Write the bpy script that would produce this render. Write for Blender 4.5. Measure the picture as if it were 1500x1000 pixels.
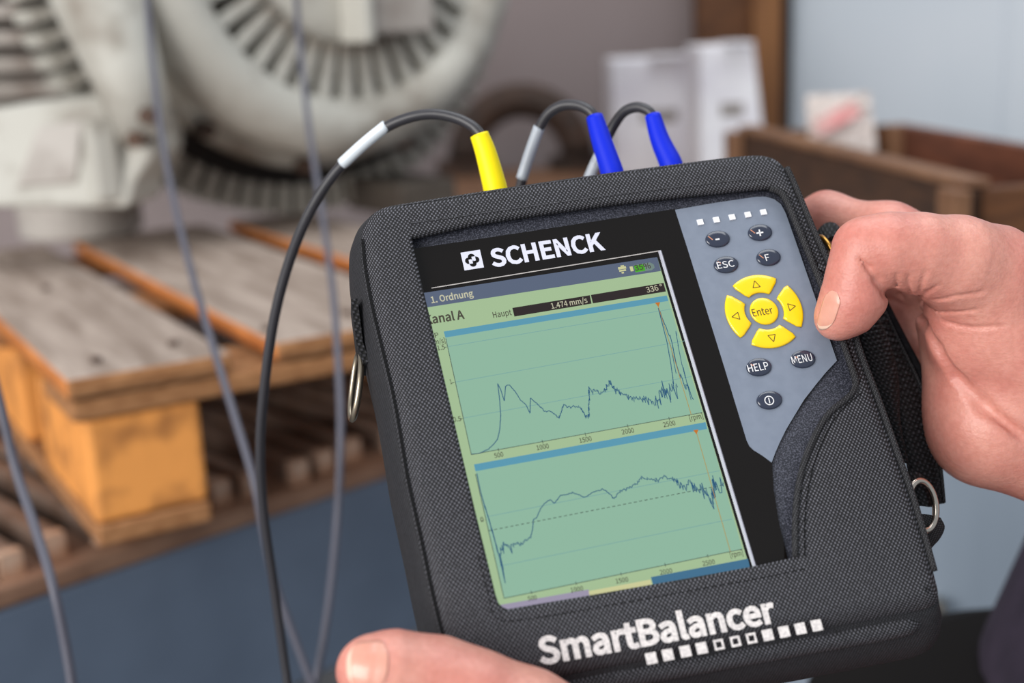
import bpy, bmesh, math, random
import numpy as np
from mathutils import Vector, Matrix

random.seed(7); RNG = np.random.default_rng(7)
S = bpy.context.scene
for o in list(bpy.data.objects): bpy.data.objects.remove(o)
COL = S.collection

# ------------------------------------------------------------------ camera
F_PX = 1883.1
CAM_H = 1.25
PITCH = math.radians(14.0)
cam_d = bpy.data.cameras.new('camera'); cam = bpy.data.objects.new('camera', cam_d); COL.objects.link(cam)
cam_d.sensor_width = 36.0; cam_d.lens = F_PX / 1500 * 36.0
cam_d.clip_start = 0.02; cam_d.clip_end = 60
ROLL = math.radians(2.5)
_r0 = Vector((1, 0, 0)); CF = Vector((0, math.cos(PITCH), -math.sin(PITCH))); _u0 = Vector((0, math.sin(PITCH), math.cos(PITCH)))
CR = _r0*math.cos(ROLL) - _u0*math.sin(ROLL); CU = _r0*math.sin(ROLL) + _u0*math.cos(ROLL)
cam.matrix_world = Matrix(((CR.x, CU.x, -CF.x, 0), (CR.y, CU.y, -CF.y, 0), (CR.z, CU.z, -CF.z, CAM_H), (0, 0, 0, 1)))
cam_d.dof.use_dof = True; cam_d.dof.focus_distance = 0.553; cam_d.dof.aperture_fstop = 4.6
cam_d.dof.aperture_blades = 9
S.camera = cam

# ------------------------------------------------------------------ light
S.view_settings.view_transform = 'Standard'; S.view_settings.look = 'None'
S.view_settings.gamma = 1.0; S.view_settings.use_curve_mapping = False
S.view_settings.exposure = 0.0
world = bpy.data.worlds.new('world'); S.world = world; world.use_nodes = True
wb = world.node_tree.nodes['Background']
wb.inputs[0].default_value = (0.90, 0.95, 1.0, 1); wb.inputs[1].default_value = 0.52

def area_light(name, loc, target, size, power, color):
    d = bpy.data.lights.new(name, 'AREA'); d.shape = 'RECTANGLE'; d.size, d.size_y = size
    d.energy = power; d.color = color
    o = bpy.data.objects.new(name, d); COL.objects.link(o); o.location = loc
    o.rotation_euler = (Vector(target) - Vector(loc)).to_track_quat('-Z', 'Y').to_euler()
    return o
area_light('daylight_from_gate', (-2.4, -2.0, 2.2), (0.1, 1.2, 0.9), (2.8, 2.2), 175, (1.0, 0.97, 0.93))
area_light('daylight_from_roof_window', (0.6, 1.2, 4.0), (0.2, 1.2, 0.8), (2.4, 2.4), 62, (0.95, 0.98, 1.0))

# ------------------------------------------------------------------ mapping helpers (real places on real planes)
CL = Vector((0, 0, CAM_H))
def cam2w(x, y, z):                      # metres: right, down, forward of the viewpoint
    return CL + CR*x - CU*y + CF*z
def at(px, py, z):                       # z metres of forward depth
    return cam2w((px-750)/F_PX*z, (py-500)/F_PX*z, z)
def on_level(px, py, h):                 # point where the sight line meets the level plane z = h
    d = at(px, py, 1.0) - CL
    return CL + d * ((h - CAM_H)/d.z)
def on_depth(px, py, y):                 # ... meets the upright plane y
    d = at(px, py, 1.0) - CL
    return CL + d * (y/d.y)
RD = np.array([[0.9671883, 0.2238834, -0.1200958], [-0.1608518, 0.9055131, 0.3926485], [0.1966558, -0.3604474, 0.9118137]])
TD = np.array([0, 0, 0.540])
def _w(v): return CR*v[0] - CU*v[1] + CF*v[2]
DX, DY, DZ = _w(RD[:, 0]), _w(-RD[:, 1]), _w(-RD[:, 2])
DEV = Matrix(((DX.x, DY.x, DZ.x, 0), (DX.y, DY.y, DZ.y, 0), (DX.z, DY.z, DZ.z, 0), (0, 0, 0, 1)))
DEV.translation = cam2w(*TD)
DEVI = DEV.inverted()
def dev(px, py, h=0.0):                  # faceplate coordinates (x right, y up, h out of the plate), metres
    n = RD[:, 2]; p0 = TD - n*h
    d = np.array([(px-750)/F_PX, (py-500)/F_PX, 1.0]); P = d*((n@p0)/(n@d))
    L = RD.T @ (P - TD)
    return Vector((L[0], -L[1], h))
def w2d(v): return DEVI @ v

# ------------------------------------------------------------------ materials
def lin(c):
    return tuple(((v/255)/12.92 if v/255 <= 0.04045 else ((v/255+0.055)/1.055)**2.4) for v in c) + (1,)
def mat(name, rgb, rough=0.6, metal=0.0, spec=0.5, rgb2=None, scale=20.0, detail=4.0, lo=0.35, hi=0.65, bump=0.0, bscale=None, bdist=0.001,
        stretch=(1, 1, 1), emit=None, estr=1.0, coat=0.0, sss=0.0, sssr=None):
    m = bpy.data.materials.new(name); m.use_nodes = True; nt = m.node_tree; N = nt.nodes; L = nt.links
    b = N['Principled BSDF']
    b.inputs['Base Color'].default_value = lin(rgb); b.inputs['Roughness'].default_value = rough
    b.inputs['Metallic'].default_value = metal; b.inputs['Specular IOR Level'].default_value = spec
    b.inputs['Coat Weight'].default_value = coat; b.inputs['Coat Roughness'].default_value = 0.08
    if sss:
        b.inputs['Subsurface Weight'].default_value = sss; b.inputs['Subsurface Radius'].default_value = sssr or (1, .3, .15)
        b.inputs['Subsurface Scale'].default_value = 0.0025
    if emit:
        b.inputs['Emission Color'].default_value = lin(emit); b.inputs['Emission Strength'].default_value = estr
    if rgb2 or bump:
        tc = N.new('ShaderNodeTexCoord'); mp = N.new('ShaderNodeMapping'); mp.inputs['Scale'].default_value = stretch
        L.new(tc.outputs['Object'], mp.inputs['Vector'])
    if rgb2:
        nz = N.new('ShaderNodeTexNoise'); nz.inputs['Scale'].default_value = scale; nz.inputs['Detail'].default_value = detail
        L.new(mp.outputs[0], nz.inputs['Vector'])
        cr = N.new('ShaderNodeValToRGB'); cr.color_ramp.elements[0].position = lo; cr.color_ramp.elements[1].position = hi
        cr.color_ramp.elements[0].color = lin(rgb); cr.color_ramp.elements[1].color = lin(rgb2)
        L.new(nz.outputs[0], cr.inputs[0]); L.new(cr.outputs[0], b.inputs['Base Color'])
    if bump:
        n2 = N.new('ShaderNodeTexNoise'); n2.inputs['Scale'].default_value = bscale or scale*4; n2.inputs['Detail'].default_value = 5
        L.new(mp.outputs[0], n2.inputs['Vector'])
        bp = N.new('ShaderNodeBump'); bp.inputs['Strength'].default_value = bump; bp.inputs['Distance'].default_value = bdist
        L.new(n2.outputs[0], bp.inputs['Height']); L.new(bp.outputs[0], b.inputs['Normal'])
    return m

def fabric(name, dark, light, pitch=0.00086, bump=0.9, rough=0.75, spec=0.35):
    """woven nylon: staggered thread crossings, lighter where a thread rides on top"""
    m = bpy.data.materials.new(name); m.use_nodes = True; nt = m.node_tree; N = nt.nodes; L = nt.links
    b = N['Principled BSDF']; b.inputs['Roughness'].default_value = rough; b.inputs['Specular IOR Level'].default_value = spec
    tc = N.new('ShaderNodeTexCoord')
    nw = N.new('ShaderNodeTexNoise'); nw.inputs['Scale'].default_value = 60; L.new(tc.outputs['Object'], nw.inputs['Vector'])
    wob = N.new('ShaderNodeVectorMath'); wob.operation = 'SCALE'; wob.inputs['Scale'].default_value = 0.0009
    L.new(nw.outputs['Color'], wob.inputs[0])
    add = N.new('ShaderNodeVectorMath'); add.operation = 'ADD'; L.new(tc.outputs['Object'], add.inputs[0]); L.new(wob.outputs[0], add.inputs[1])
    sep = N.new('ShaderNodeSeparateXYZ'); L.new(add.outputs[0], sep.inputs[0])
    def mth(op, a, bb=None):
        n = N.new('ShaderNodeMath'); n.operation = op
        for i, v in enumerate((a, bb)):
            if v is None: continue
            if isinstance(v, (int, float)): n.inputs[i].default_value = v
            else: L.new(v, n.inputs[i])
        return n.outputs[0]
    k = math.pi/pitch
    zz = mth('MULTIPLY', sep.outputs[2], 0.8)
    sx = mth('SINE', mth('MULTIPLY', mth('ADD', sep.outputs[0], zz), k)); sy = mth('SINE', mth('MULTIPLY', mth('ADD', sep.outputs[1], zz), k*0.85))
    pr = mth('MULTIPLY', sx, sy)
    v = mth('ADD', mth('MULTIPLY', pr, 0.5), 0.5)
    cr = N.new('ShaderNodeValToRGB'); e = cr.color_ramp.elements
    e[0].position = 0.48; e[0].color = lin(dark); e[1].position = 1.0; e[1].color = lin(light)
    L.new(v, cr.inputs[0])
    n2 = N.new('ShaderNodeTexNoise'); n2.inputs['Scale'].default_value = 900; L.new(tc.outputs['Object'], n2.inputs['Vector'])
    mx = N.new('ShaderNodeMix'); mx.data_type = 'RGBA'; mx.blend_type = 'MULTIPLY'; mx.inputs[0].default_value = 0.7
    L.new(cr.outputs[0], mx.inputs[6])
    cr2 = N.new('ShaderNodeValToRGB'); cr2.color_ramp.elements[0].position = .3; cr2.color_ramp.elements[0].color = (.35, .35, .35, 1); cr2.color_ramp.elements[1].position = .6
    L.new(n2.outputs[0], cr2.inputs[0]); L.new(cr2.outputs[0], mx.inputs[7])
    L.new(mx.outputs[2], b.inputs['Base Color'])
    bp = N.new('ShaderNodeBump'); bp.inputs['Strength'].default_value = bump; bp.inputs['Distance'].default_value = 0.0003
    L.new(v, bp.inputs['Height']); L.new(bp.outputs[0], b.inputs['Normal'])
    return m

def skin_material():
    m = mat('skin', (212, 150, 134), 0.42, spec=0.45, sss=0.16)
    nt = m.node_tree; N = nt.nodes; L = nt.links; b = N['Principled BSDF']
    tc = N.new('ShaderNodeTexCoord')
    def noise(sc, det=3, st=(1, 1, 1)):
        mp = N.new('ShaderNodeMapping'); mp.inputs['Scale'].default_value = st; L.new(tc.outputs['Object'], mp.inputs[0])
        n = N.new('ShaderNodeTexNoise'); n.inputs['Scale'].default_value = sc; n.inputs['Detail'].default_value = det
        L.new(mp.outputs[0], n.inputs['Vector']); return n.outputs[0]
    cr = N.new('ShaderNodeValToRGB'); e = cr.color_ramp.elements
    e[0].position = 0.32; e[0].color = lin((201, 128, 116)); e[1].position = 0.68; e[1].color = lin((217, 154, 139))
    L.new(noise(38, 4), cr.inputs[0])
    cr2 = N.new('ShaderNodeValToRGB'); e = cr2.color_ramp.elements
    e[0].position = 0.38; e[0].color = (.88, .82, .80, 1); e[1].position = 0.62; e[1].color = (1, 1, 1, 1)
    L.new(noise(420, 4), cr2.inputs[0])
    mx = N.new('ShaderNodeMix'); mx.data_type = 'RGBA'; mx.blend_type = 'MULTIPLY'; mx.inputs[0].default_value = 0.6
    L.new(cr.outputs[0], mx.inputs[6]); L.new(cr2.outputs[0], mx.inputs[7]); L.new(mx.outputs[2], b.inputs['Base Color'])
    vo = N.new('ShaderNodeTexVoronoi'); vo.inputs['Scale'].default_value = 900; L.new(tc.outputs['Object'], vo.inputs['Vector'])
    hsum = N.new('ShaderNodeMath'); hsum.operation = 'MULTIPLY_ADD'; hsum.inputs[1].default_value = 0.35
    L.new(vo.outputs['Distance'], hsum.inputs[0]); L.new(noise(260, 5, (1, 1, 2.2)), hsum.inputs[2])
    bp = N.new('ShaderNodeBump'); bp.inputs['Strength'].default_value = 0.28; bp.inputs['Distance'].default_value = 0.0008
    L.new(hsum.outputs[0], bp.inputs['Height']); L.new(bp.outputs[0], b.inputs['Normal'])
    return m

M = {}
M['skin'] = skin_material()
M['nail'] = mat('nail', (208, 146, 128), 0.28, spec=0.5, rgb2=(216, 158, 140), scale=120, sss=0.1, coat=0.15)
M['nail_edge'] = mat('nail_edge', (228, 190, 170), 0.3)
M['fabric'] = fabric('case_fabric', (22, 22, 25), (118, 118, 127))
M['fabric_side'] = fabric('case_side_fabric', (26, 26, 30), (66, 66, 72), pitch=0.0007, bump=0.6)
M['piping'] = fabric('case_piping_fabric', (30, 30, 33), (78, 78, 82), pitch=0.0007, bump=0.8)
M['webbing'] = fabric('strap_webbing', (9, 9, 11), (66, 66, 72), pitch=0.0013, bump=1.0)
M['velcro'] = mat('strap_pad', (22, 22, 25), 0.9, spec=0.15, rgb2=(38, 38, 42), scale=300, bump=.6, bscale=900, bdist=.0005)
M['thread'] = mat('thread', (14, 14, 16), 0.8, spec=0.2)
M['thread_light'] = mat('thread_light', (70, 70, 74), 0.8, spec=0.2)
M['body'] = mat('instrument_body_plastic', (34, 36, 46), 0.5, rgb2=(96, 98, 112), scale=1500, detail=2, lo=.45, hi=.75, bump=0.5, bscale=1600, bdist=.0003)
M['black'] = mat('glossy_black_panel', (17, 14, 13), 0.12, spec=0.3)
M['grey_panel'] = mat('grey_keypad_foil', (122, 131, 147), 0.45, spec=0.3, rgb2=(117, 126, 142), scale=200)
M['silver'] = mat('silver_bevel', (225, 225, 238), 0.2, metal=0.6)
M['silver_thin'] = mat('silver_line_print', (170, 165, 162), 0.4)
M['print_grey'] = mat('light_grey_print', (205, 206, 222), 0.45)
M['print_white'] = mat('white_textile_print', (226, 220, 218), 0.7, rgb2=(196, 190, 190), scale=900, detail=1)
M['navy'] = mat('dark_navy_button', (40, 47, 66), 0.15, coat=0.6)
M['yellow_button'] = mat('yellow_button', (248, 208, 0), 0.25, coat=0.5)
M['legend_dark'] = mat('dark_legend_print', (60, 52, 20), 0.5)
M['legend_white'] = mat('white_legend_print', (225, 225, 228), 0.5)
M['orange_dash'] = mat('copper_dash', (205, 140, 110), 0.4)
M['white_led'] = mat('white_indicator', (240, 240, 244), 0.3)
M['yellow_plastic'] = mat('yellow_boot_plastic', (250, 228, 0), 0.5, spec=.3)
M['blue_plastic'] = mat('blue_boot_plastic', (0, 36, 204), 0.5, spec=.25)
M['cable'] = mat('black_cable_jacket', (50, 49, 54), 0.42)
M['cable_grey'] = mat('grey_cable_jacket', (84, 84, 96), 0.5)
M['sleeve'] = mat('white_cable_label', (214, 222, 230), 0.3)
M['sleeve_clear'] = mat('cloudy_cable_label', (178, 185, 195), 0.25)
M['steel'] = mat('nickel_wire', (190, 182, 172), 0.22, metal=1.0)
M['bronze_wire'] = mat('bronze_tinted_wire', (168, 156, 138), 0.3, metal=1.0)
M['brass'] = mat('brass', (190, 140, 70), 0.3, metal=1.0)
def screen_mat(name, rgb, k=0.86):
    return mat(name, (6, 7, 7), 0.22, spec=0.35, emit=rgb, estr=k)
M['lcd'] = screen_mat('lcd_pale_green', (172, 200, 156))
M['lcd_plot'] = screen_mat('lcd_plot_green', (150, 193, 168))
M['lcd_title'] = screen_mat('lcd_title_blue_grey', (92, 104, 128))
M['lcd_band'] = screen_mat('lcd_band_blue', (92, 160, 186))
M['lcd_dark'] = screen_mat('lcd_value_bar', (46, 32, 32), .7)
M['lcd_line'] = screen_mat('lcd_axis_line', (70, 84, 78))
M['lcd_grid'] = screen_mat('lcd_grid_line', (122, 170, 170))
M['lcd_trace'] = screen_mat('lcd_trace_blue', (36, 88, 128))
M['lcd_orange'] = screen_mat('lcd_cursor_orange', (206, 120, 28))
M['lcd_cursor'] = screen_mat('lcd_cursor_line', (186, 150, 70))
M['lcd_text'] = screen_mat('lcd_text', (74, 70, 58))
M['lcd_text_pale'] = screen_mat('lcd_text_pale', (206, 204, 176))
M['lcd_button'] = screen_mat('lcd_softkey_yellow', (214, 214, 160))
M['lcd_soft_l'] = screen_mat('lcd_softkey_lilac', (164, 156, 180))
M['lcd_soft_r'] = screen_mat('lcd_softkey_blue', (66, 116, 150))
M['lcd_bat'] = screen_mat('lcd_battery_green', (70, 176, 20))
M['lcd_batbg'] = screen_mat('lcd_battery_body', (118, 140, 134))

WST = (1.5, 14, 14)
M['wood_grey'] = mat('weathered_wood', (176, 160, 149), 0.85, spec=.2, rgb2=(140, 124, 113), scale=7, stretch=(9, 1.2, 9), bump=.5, bscale=60)
M['wood_end'] = mat('worn_board_end', (176, 128, 88), 0.8, spec=.2, rgb2=(140, 96, 62), scale=18, stretch=(3, 3, 12))
M['wood_orange'] = mat('fresh_sawn_wood', (206, 132, 74), 0.8, spec=.2, rgb2=(172, 104, 56), scale=9, stretch=(6, 1.5, 6), bump=.3)
M['wood_block'] = mat('yellow_block_wood', (238, 160, 84), 0.6, spec=.35, rgb2=(150, 96, 54), scale=26, detail=6, lo=.46, hi=.76, bump=.5, bscale=70)
M['wood_brown'] = mat('brown_stained_wood', (112, 74, 48), 0.7, spec=.3, rgb2=(88, 58, 40), scale=9, stretch=(2, 2, 10), bump=.3)
M['wood_post'] = mat('ochre_stained_wood', (142, 94, 52), 0.6, rgb2=(120, 76, 42), scale=9, stretch=(8, 8, 1))
M['wood_dark'] = mat('dark_brown_crate_wood', (84, 60, 46), 0.75, spec=.25, rgb2=(64, 48, 40), scale=9, stretch=(2, 2, 10), bump=.3)
M['wood_red'] = mat('reddish_crate_wood', (122, 74, 54), 0.7, spec=.3, rgb2=(96, 58, 44), scale=7, stretch=(2, 2, 8))
M['wood_rim'] = mat('worn_crate_rim_wood', (136, 98, 70), 0.7, rgb2=(112, 78, 56), scale=20)
M['cast'] = mat('grey_beige_casting', (190, 188, 180), 0.6, rgb2=(112, 98, 84), scale=11, detail=6, lo=.48, hi=.8, bump=.3, bscale=40, bdist=.004)
M['cast_dark'] = mat('shaded_casting', (62, 54, 48), 0.8, rgb2=(84, 76, 68), scale=14)  # dark copy of the casting, shade of recesses and fin gaps put into colour
M['motor_grey'] = mat('motor_grey_paint', (184, 178, 172), 0.6, rgb2=(132, 120, 112), scale=12, detail=5, lo=.45, hi=.8)
M['rust'] = mat('rusty_steel', (86, 62, 48), 0.75, rgb2=(60, 48, 42), scale=16, bump=.4)
M['bar'] = mat('worn_steel_bar', (140, 120, 108), 0.55, metal=.25, rgb2=(104, 78, 62), scale=18, stretch=(1, 1, 1), bump=.3)
M['bar_end'] = mat('pale_bar_end', (196, 168, 148), 0.6, rgb2=(170, 128, 100), scale=40)  # front slat caps, a paler tone than the bars
M['rail'] = mat('rust_brown_rail', (150, 116, 94), 0.7, rgb2=(116, 84, 66), scale=14)
M['beam'] = mat('slate_blue_paint', (98, 112, 132), 0.55, rgb2=(86, 99, 118), scale=6)
M['dark'] = mat('gap_shade_and_dark_edge', (24, 20, 20), 0.8)  # near black for shade in gaps, also the door frame's dark edge
M['wall'] = mat('mauve_grey_plaster', (158, 144, 143), 0.9, rgb2=(146, 132, 130), scale=1.5)
M['door'] = mat('pale_blue_door_paint', (214, 219, 226), 0.6, rgb2=(206, 213, 221), scale=2)
M['floor'] = mat('concrete_floor', (120, 122, 124), 0.8, rgb2=(100, 100, 102), scale=4)
M['cabinet'] = mat('pale_blue_grey_enamel', (164, 178, 194), 0.5, rgb2=(156, 170, 186), scale=3, stretch=(8, 8, .3))
M['carton'] = mat('white_carton', (246, 244, 248), 0.7, rgb2=(228, 224, 232), scale=10)
M['paper'] = mat('white_paper', (214, 204, 198), 0.8, rgb2=(200, 190, 186), scale=12)
M['paper_red'] = mat('faded_red_print', (222, 150, 150), 0.8, rgb2=(214, 176, 172), scale=20)
M['smudge'] = mat('print_and_shadow_mark', (150, 142, 138), 0.8)
M['shirt'] = mat('plum_grey_shirt', (66, 58, 72), 0.9, spec=.2, rgb2=(56, 50, 62), scale=40)
M['trousers'] = mat('black_trousers', (20, 18, 18), 0.9, spec=.15)
M['shoe'] = mat('black_leather', (24, 22, 22), 0.5)

# ------------------------------------------------------------------ object helpers
def link(name, me, m=None, parent=None, smooth=False, mats=None):
    o = bpy.data.objects.new(name, me); COL.objects.link(o)
    for mm in (mats or ([m] if m else [])): me.materials.append(mm)
    if parent is not None: o.parent = parent
    if smooth: me.shade_smooth()
    return o
class MB:
    def __init__(s): s.v = []; s.f = []; s.mi = []
    def add(s, vs, fs, mi=0):
        n = len(s.v); s.v += [tuple(v) for v in vs]; s.f += [tuple(i+n for i in f) for f in fs]; s.mi += [mi]*len(fs)
    def box(s, c, size, ax=None, mi=0, taper=1.0):
        c = Vector(c); X, Y, Z = ax or (Vector((1, 0, 0)), Vector((0, 1, 0)), Vector((0, 0, 1)))
        a, b, d = (q/2 for q in size); vs = []
        for sz in (-1, 1):
            t = taper if sz > 0 else 1.0
            for sx, sy in ((-1, -1), (1, -1), (1, 1), (-1, 1)): vs.append(c + X*a*sx*t + Y*b*sy*t + Z*d*sz)
        s.add(vs, [(3, 2, 1, 0), (4, 5, 6, 7), (0, 1, 5, 4), (1, 2, 6, 5), (2, 3, 7, 6), (3, 0, 4, 7)], mi)
    def loft(s, rings, close=True, cap=True, mi=0):
        n = len(rings[0]); vs = [v for r in rings for v in r]; fs = []
        for i in range(len(rings)-1):
            for j in range(n if close else n-1):
                k = (j+1) % n; fs.append((i*n+j, i*n+k, (i+1)*n+k, (i+1)*n+j))
        if cap: fs.append(tuple(range(n-1, -1, -1))); fs.append(tuple(range((len(rings)-1)*n, len(rings)*n)))
        s.add(vs, fs, mi)
    def tube(s, pts, r, seg=10, cap=True, mi=0):
        pts = [Vector(p) for p in pts]; n = len(pts); rs = r if isinstance(r, (list, tuple)) else [r]*n
        T = [(pts[min(i+1, n-1)]-pts[max(i-1, 0)]).normalized() for i in range(n)]
        u = T[0].orthogonal().normalized(); rings = []
        for i in range(n):
            u = (u - T[i]*u.dot(T[i])).normalized(); w = T[i].cross(u)
            rings.append([pts[i]+(u*math.cos(2*math.pi*k/seg)+w*math.sin(2*math.pi*k/seg))*rs[i] for k in range(seg)])
        s.loft(rings, True, cap, mi)
    def ring(s, c, R, r, ax, seg=32, sub=10, a0=0, a1=2*math.pi, sy=1.0):
        X, Y = ax; c = Vector(c); full = abs(a1-a0) > 6.28
        pts = [c + X*R*math.cos(a0+(a1-a0)*i/seg) + Y*R*sy*math.sin(a0+(a1-a0)*i/seg) for i in range(seg if full else seg+1)]
        if not full: return s.tube(pts, r, sub)
        Z = X.cross(Y); rings = []
        for p in pts:
            e = (p-c).normalized(); rings.append([p+(e*math.cos(2*math.pi*k/sub)+Z*math.sin(2*math.pi*k/sub))*r for k in range(sub)])
        rings.append(rings[0]); s.loft(rings, True, False)
    def mesh(s, name):
        me = bpy.data.meshes.new(name); me.from_pydata(s.v, [], s.f); me.update()
        if any(s.mi): me.polygons.foreach_set('material_index', s.mi)
        bm = bmesh.new(); bm.from_mesh(me); bmesh.ops.recalc_face_normals(bm, faces=bm.faces); bm.to_mesh(me); bm.free()
        return me
    def build(s, name, m, parent=None, smooth=False, bevel=0, mats=None):
        o = link(name, s.mesh(name), m, parent, smooth, mats)
        if bevel:
            md = o.modifiers.new('bevel', 'BEVEL'); md.width = bevel; md.segments = 2; md.limit_method = 'ANGLE'
        return o
def empty(name, loc=(0, 0, 0), matrix=None):
    o = bpy.data.objects.new(name, None); COL.objects.link(o); o.empty_display_size = .05
    if matrix is not None: o.matrix_world = matrix
    else: o.location = loc
    return o
def tag(o, label=None, cat=None, group=None, kind=None):
    if label: o['label'] = label
    if cat: o['category'] = cat
    if group: o['group'] = group
    if kind: o['kind'] = kind
    return o
def spline(pts, per=8):
    pts = [Vector(p) for p in pts]; P = [pts[0]*2-pts[1]] + pts + [pts[-1]*2-pts[-2]]; out = []
    for i in range(1, len(P)-2):
        a, b, c, d = P[i-1:i+3]
        for k in range(per):
            t = k/per; out.append(0.5*((2*b)+(c-a)*t+(2*a-5*b+4*c-d)*t*t+(3*b-3*c+d-a)*t**3))
    out.append(pts[-1]); return out
def resample(pts, step, closed=False):
    pts = [Vector(p) for p in pts]
    if closed: pts = pts + [pts[0]]
    L = [0]
    for a, b in zip(pts, pts[1:]): L.append(L[-1]+(b-a).length)
    n = max(2, int(round(L[-1]/step))); out = []; j = 0
    for i in range(n if closed else n+1):
        d = L[-1]*i/n
        while j < len(L)-2 and L[j+1] < d: j += 1
        t = (d-L[j])/max(1e-9, L[j+1]-L[j]); out.append(pts[j].lerp(pts[j+1], t))
    return out
FONT = None
try: FONT = bpy.data.fonts.load(bpy.utils.system_resource('DATAFILES', path='fonts') + '/Noto Sans CJK Regular.woff2')     # Blender's own interface font
except Exception: FONT = None
def text_shape(s, bold=0.0):
    cu = bpy.data.curves.new('lettering', 'FONT'); cu.body = s; cu.size = 1
    if FONT: cu.font = FONT
    cu.offset = bold; cu.resolution_u = 3
    ob = bpy.data.objects.new('lettering', cu); COL.objects.link(ob)
    bpy.context.view_layer.update()
    me = bpy.data.meshes.new_from_object(ob.evaluated_get(bpy.context.evaluated_depsgraph_get()))
    bpy.data.objects.remove(ob); bpy.data.curves.remove(cu)
    v = [x.co.copy() for x in me.vertices]
    f = [tuple(p.vertices) for p in me.polygons]; bpy.data.meshes.remove(me)
    return v, f
CAPH = 0.729
CAPH = max(c.y for c in text_shape('H')[0])
def letters(s, p0, p1, cap_px, h, m, parent, name='lettering', bold=0.0, up=None, mb=None):
    """print on the faceplate plane: baseline from pixel p0 to p1, capitals cap_px tall"""
    v, f = text_shape(s, bold*CAPH/.729)
    a, b = dev(*p0, h), dev(*p1, h); X = (b-a); W = X.length; X.normalize(); Y = Vector((-X.y, X.x, 0))
    mid = ((p0[0]+p1[0])/2, (p0[1]+p1[1])/2)
    q = dev(mid[0]-0.25*cap_px, mid[1]-0.97*cap_px, h); ch = abs((q-(a+b)/2).dot(Y))
    x0 = min(c.x for c in v); x1 = max(c.x for c in v)
    vs = [a + X*((c.x-x0)/(x1-x0)*W) + Y*(c.y/CAPH*ch) for c in v]
    if mb is not None: mb.add(vs, f); return None
    g = MB(); g.add(vs, f); me = bpy.data.meshes.new(name); me.from_pydata(g.v, [], g.f); me.update()
    return link(name, me, m, parent)
def flat(name, pts, h, m, parent, thick=0.0):
    """flat plate from pixel outline at height h of the faceplate"""
    P = [dev(x, y, h) for x, y in pts]; g = MB()
    if thick:
        low = [Vector((p.x, p.y, p.z-thick)) for p in P]; n = len(P); g.loft([low, P], True, True)
        return g.build(name, m, parent)
    g.add(P, [tuple(range(len(P)))]); o = g.build(name, m, parent); return o
def ribbon(mb, pts, w):
    n = len(pts)
    L = []; R_ = []
    for i in range(n):
        t = (pts[min(i+1, n-1)]-pts[max(i-1, 0)]); t.z = 0
        if t.length < 1e-9: t = Vector((1, 0, 0))
        t.normalize(); q = Vector((-t.y, t.x, 0))*w/2; L.append(pts[i]+q); R_.append(pts[i]-q)
    for i in range(n-1):
        mb.add([L[i], R_[i], R_[i+1], L[i+1]], [(0, 1, 2, 3)])
def pline(mb, pts, w, h): ribbon(mb, [dev(x, y, h) for x, y in pts], w)
def zoomed(x0, y0, s, pts): return [(x0+a*s, y0+b*s) for a, b in pts]

# =================================================================== SETTING
def slab(name, c, size, m, rot=0):
    g = MB(); g.box((0, 0, 0), size); o = g.build(name, m); o.location = c; o.rotation_euler.z = rot; tag(o, kind='structure'); return o
slab('floor', (0, 2.0, -0.05), (8, 7, 0.1), M['floor'])
WALL_Y = 3.3
xd = on_depth(1160, 80, WALL_Y).x
slab('wall_back', ((xd-3.6)/2, WALL_Y+.05, 1.5), (xd+3.6, 0.1, 3.0), M['wall'])
dr = slab('door_1', ((xd+3.6)/2, WALL_Y+.04, 1.5), (3.6-xd, 0.08, 3.0), M['door'])
g = MB()
for k in range(3): g.box((0, 0, 0), (.012, .01, 2.9)) if k < 0 else g.box((-0.9+k*0.75, -.043, 0), (.010, .008, 2.9))
seam = g.build('panel_seam', M['door'], dr)

# brown timber door frame between wall and pale door
fr = empty('timber_door_frame', (on_depth(1090, 80, 3.2).x, 3.2, 0)); tag(fr, 'brown stained timber door frame between mauve wall and pale blue door', 'door frame')
def board_between(px0, px1, yd, m, name, thick=.05):
    x0, x1 = on_depth(px0, 60, yd).x, on_depth(px1, 60, yd).x
    g = MB(); g.box(((x0+x1)/2-fr.location.x, yd+thick/2-fr.location.y, 1.3), (x1-x0, thick, 2.6)); return g.build(name, m, fr, bevel=.006)
board_between(1022, 1104, 3.18, M['wood_brown'], 'wide_board', .08)
board_between(1104, 1146, 3.14, M['wood_post'], 'narrow_post', .12)
board_between(1146, 1160, 3.2, M['dark'], 'dark_edge', .05)  # narrow near-black strip along the frame edge

# =================================================================== MACHINE BED with slats and slate-blue beam
DROP = 0.28
H_PAL = CAM_H - DROP                      # top of pallet boards
H_BED = H_PAL - 0.162                     # top of bed slats
fa = math.radians(46.5); FU = Vector((math.sin(fa), math.cos(fa), 0)); FV = Vector((-FU.y, FU.x, 0))
B0 = on_level(0, 893, H_BED - .046)       # front top edge of the blue beam
bed = empty('machine_bed', (B0.x, B0.y, 0)); bed.rotation_euler.z = math.atan2(FU.y, FU.x)
tag(bed, 'slate blue steel beam bench with rusty slatted top carrying the wooden pallet', 'workbench')
BL, BC0 = 1.64, .03
g = MB(); g.box((BC0, 0.035, H_BED-.146), (BL, .07, .20)); g.build('front_beam', M['beam'], bed, bevel=.006)
g = MB(); g.box((BC0, 0.040, H_BED-.0355), (BL, .085, .021)); g.build('edge_rail', M['rail'], bed, bevel=.004)
g = MB(); g.box((BC0, 1.15, H_BED-.146), (BL, .07, .20)); g.build('back_beam', M['beam'], bed, bevel=.006)
g = MB(); g.box((BC0, .6, H_BED-.056), (BL-.04, 1.04, .02)); g.build('slat_gap_shade', M['dark'], bed)  # dark sheet added to stand for the shade below the slats
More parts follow.
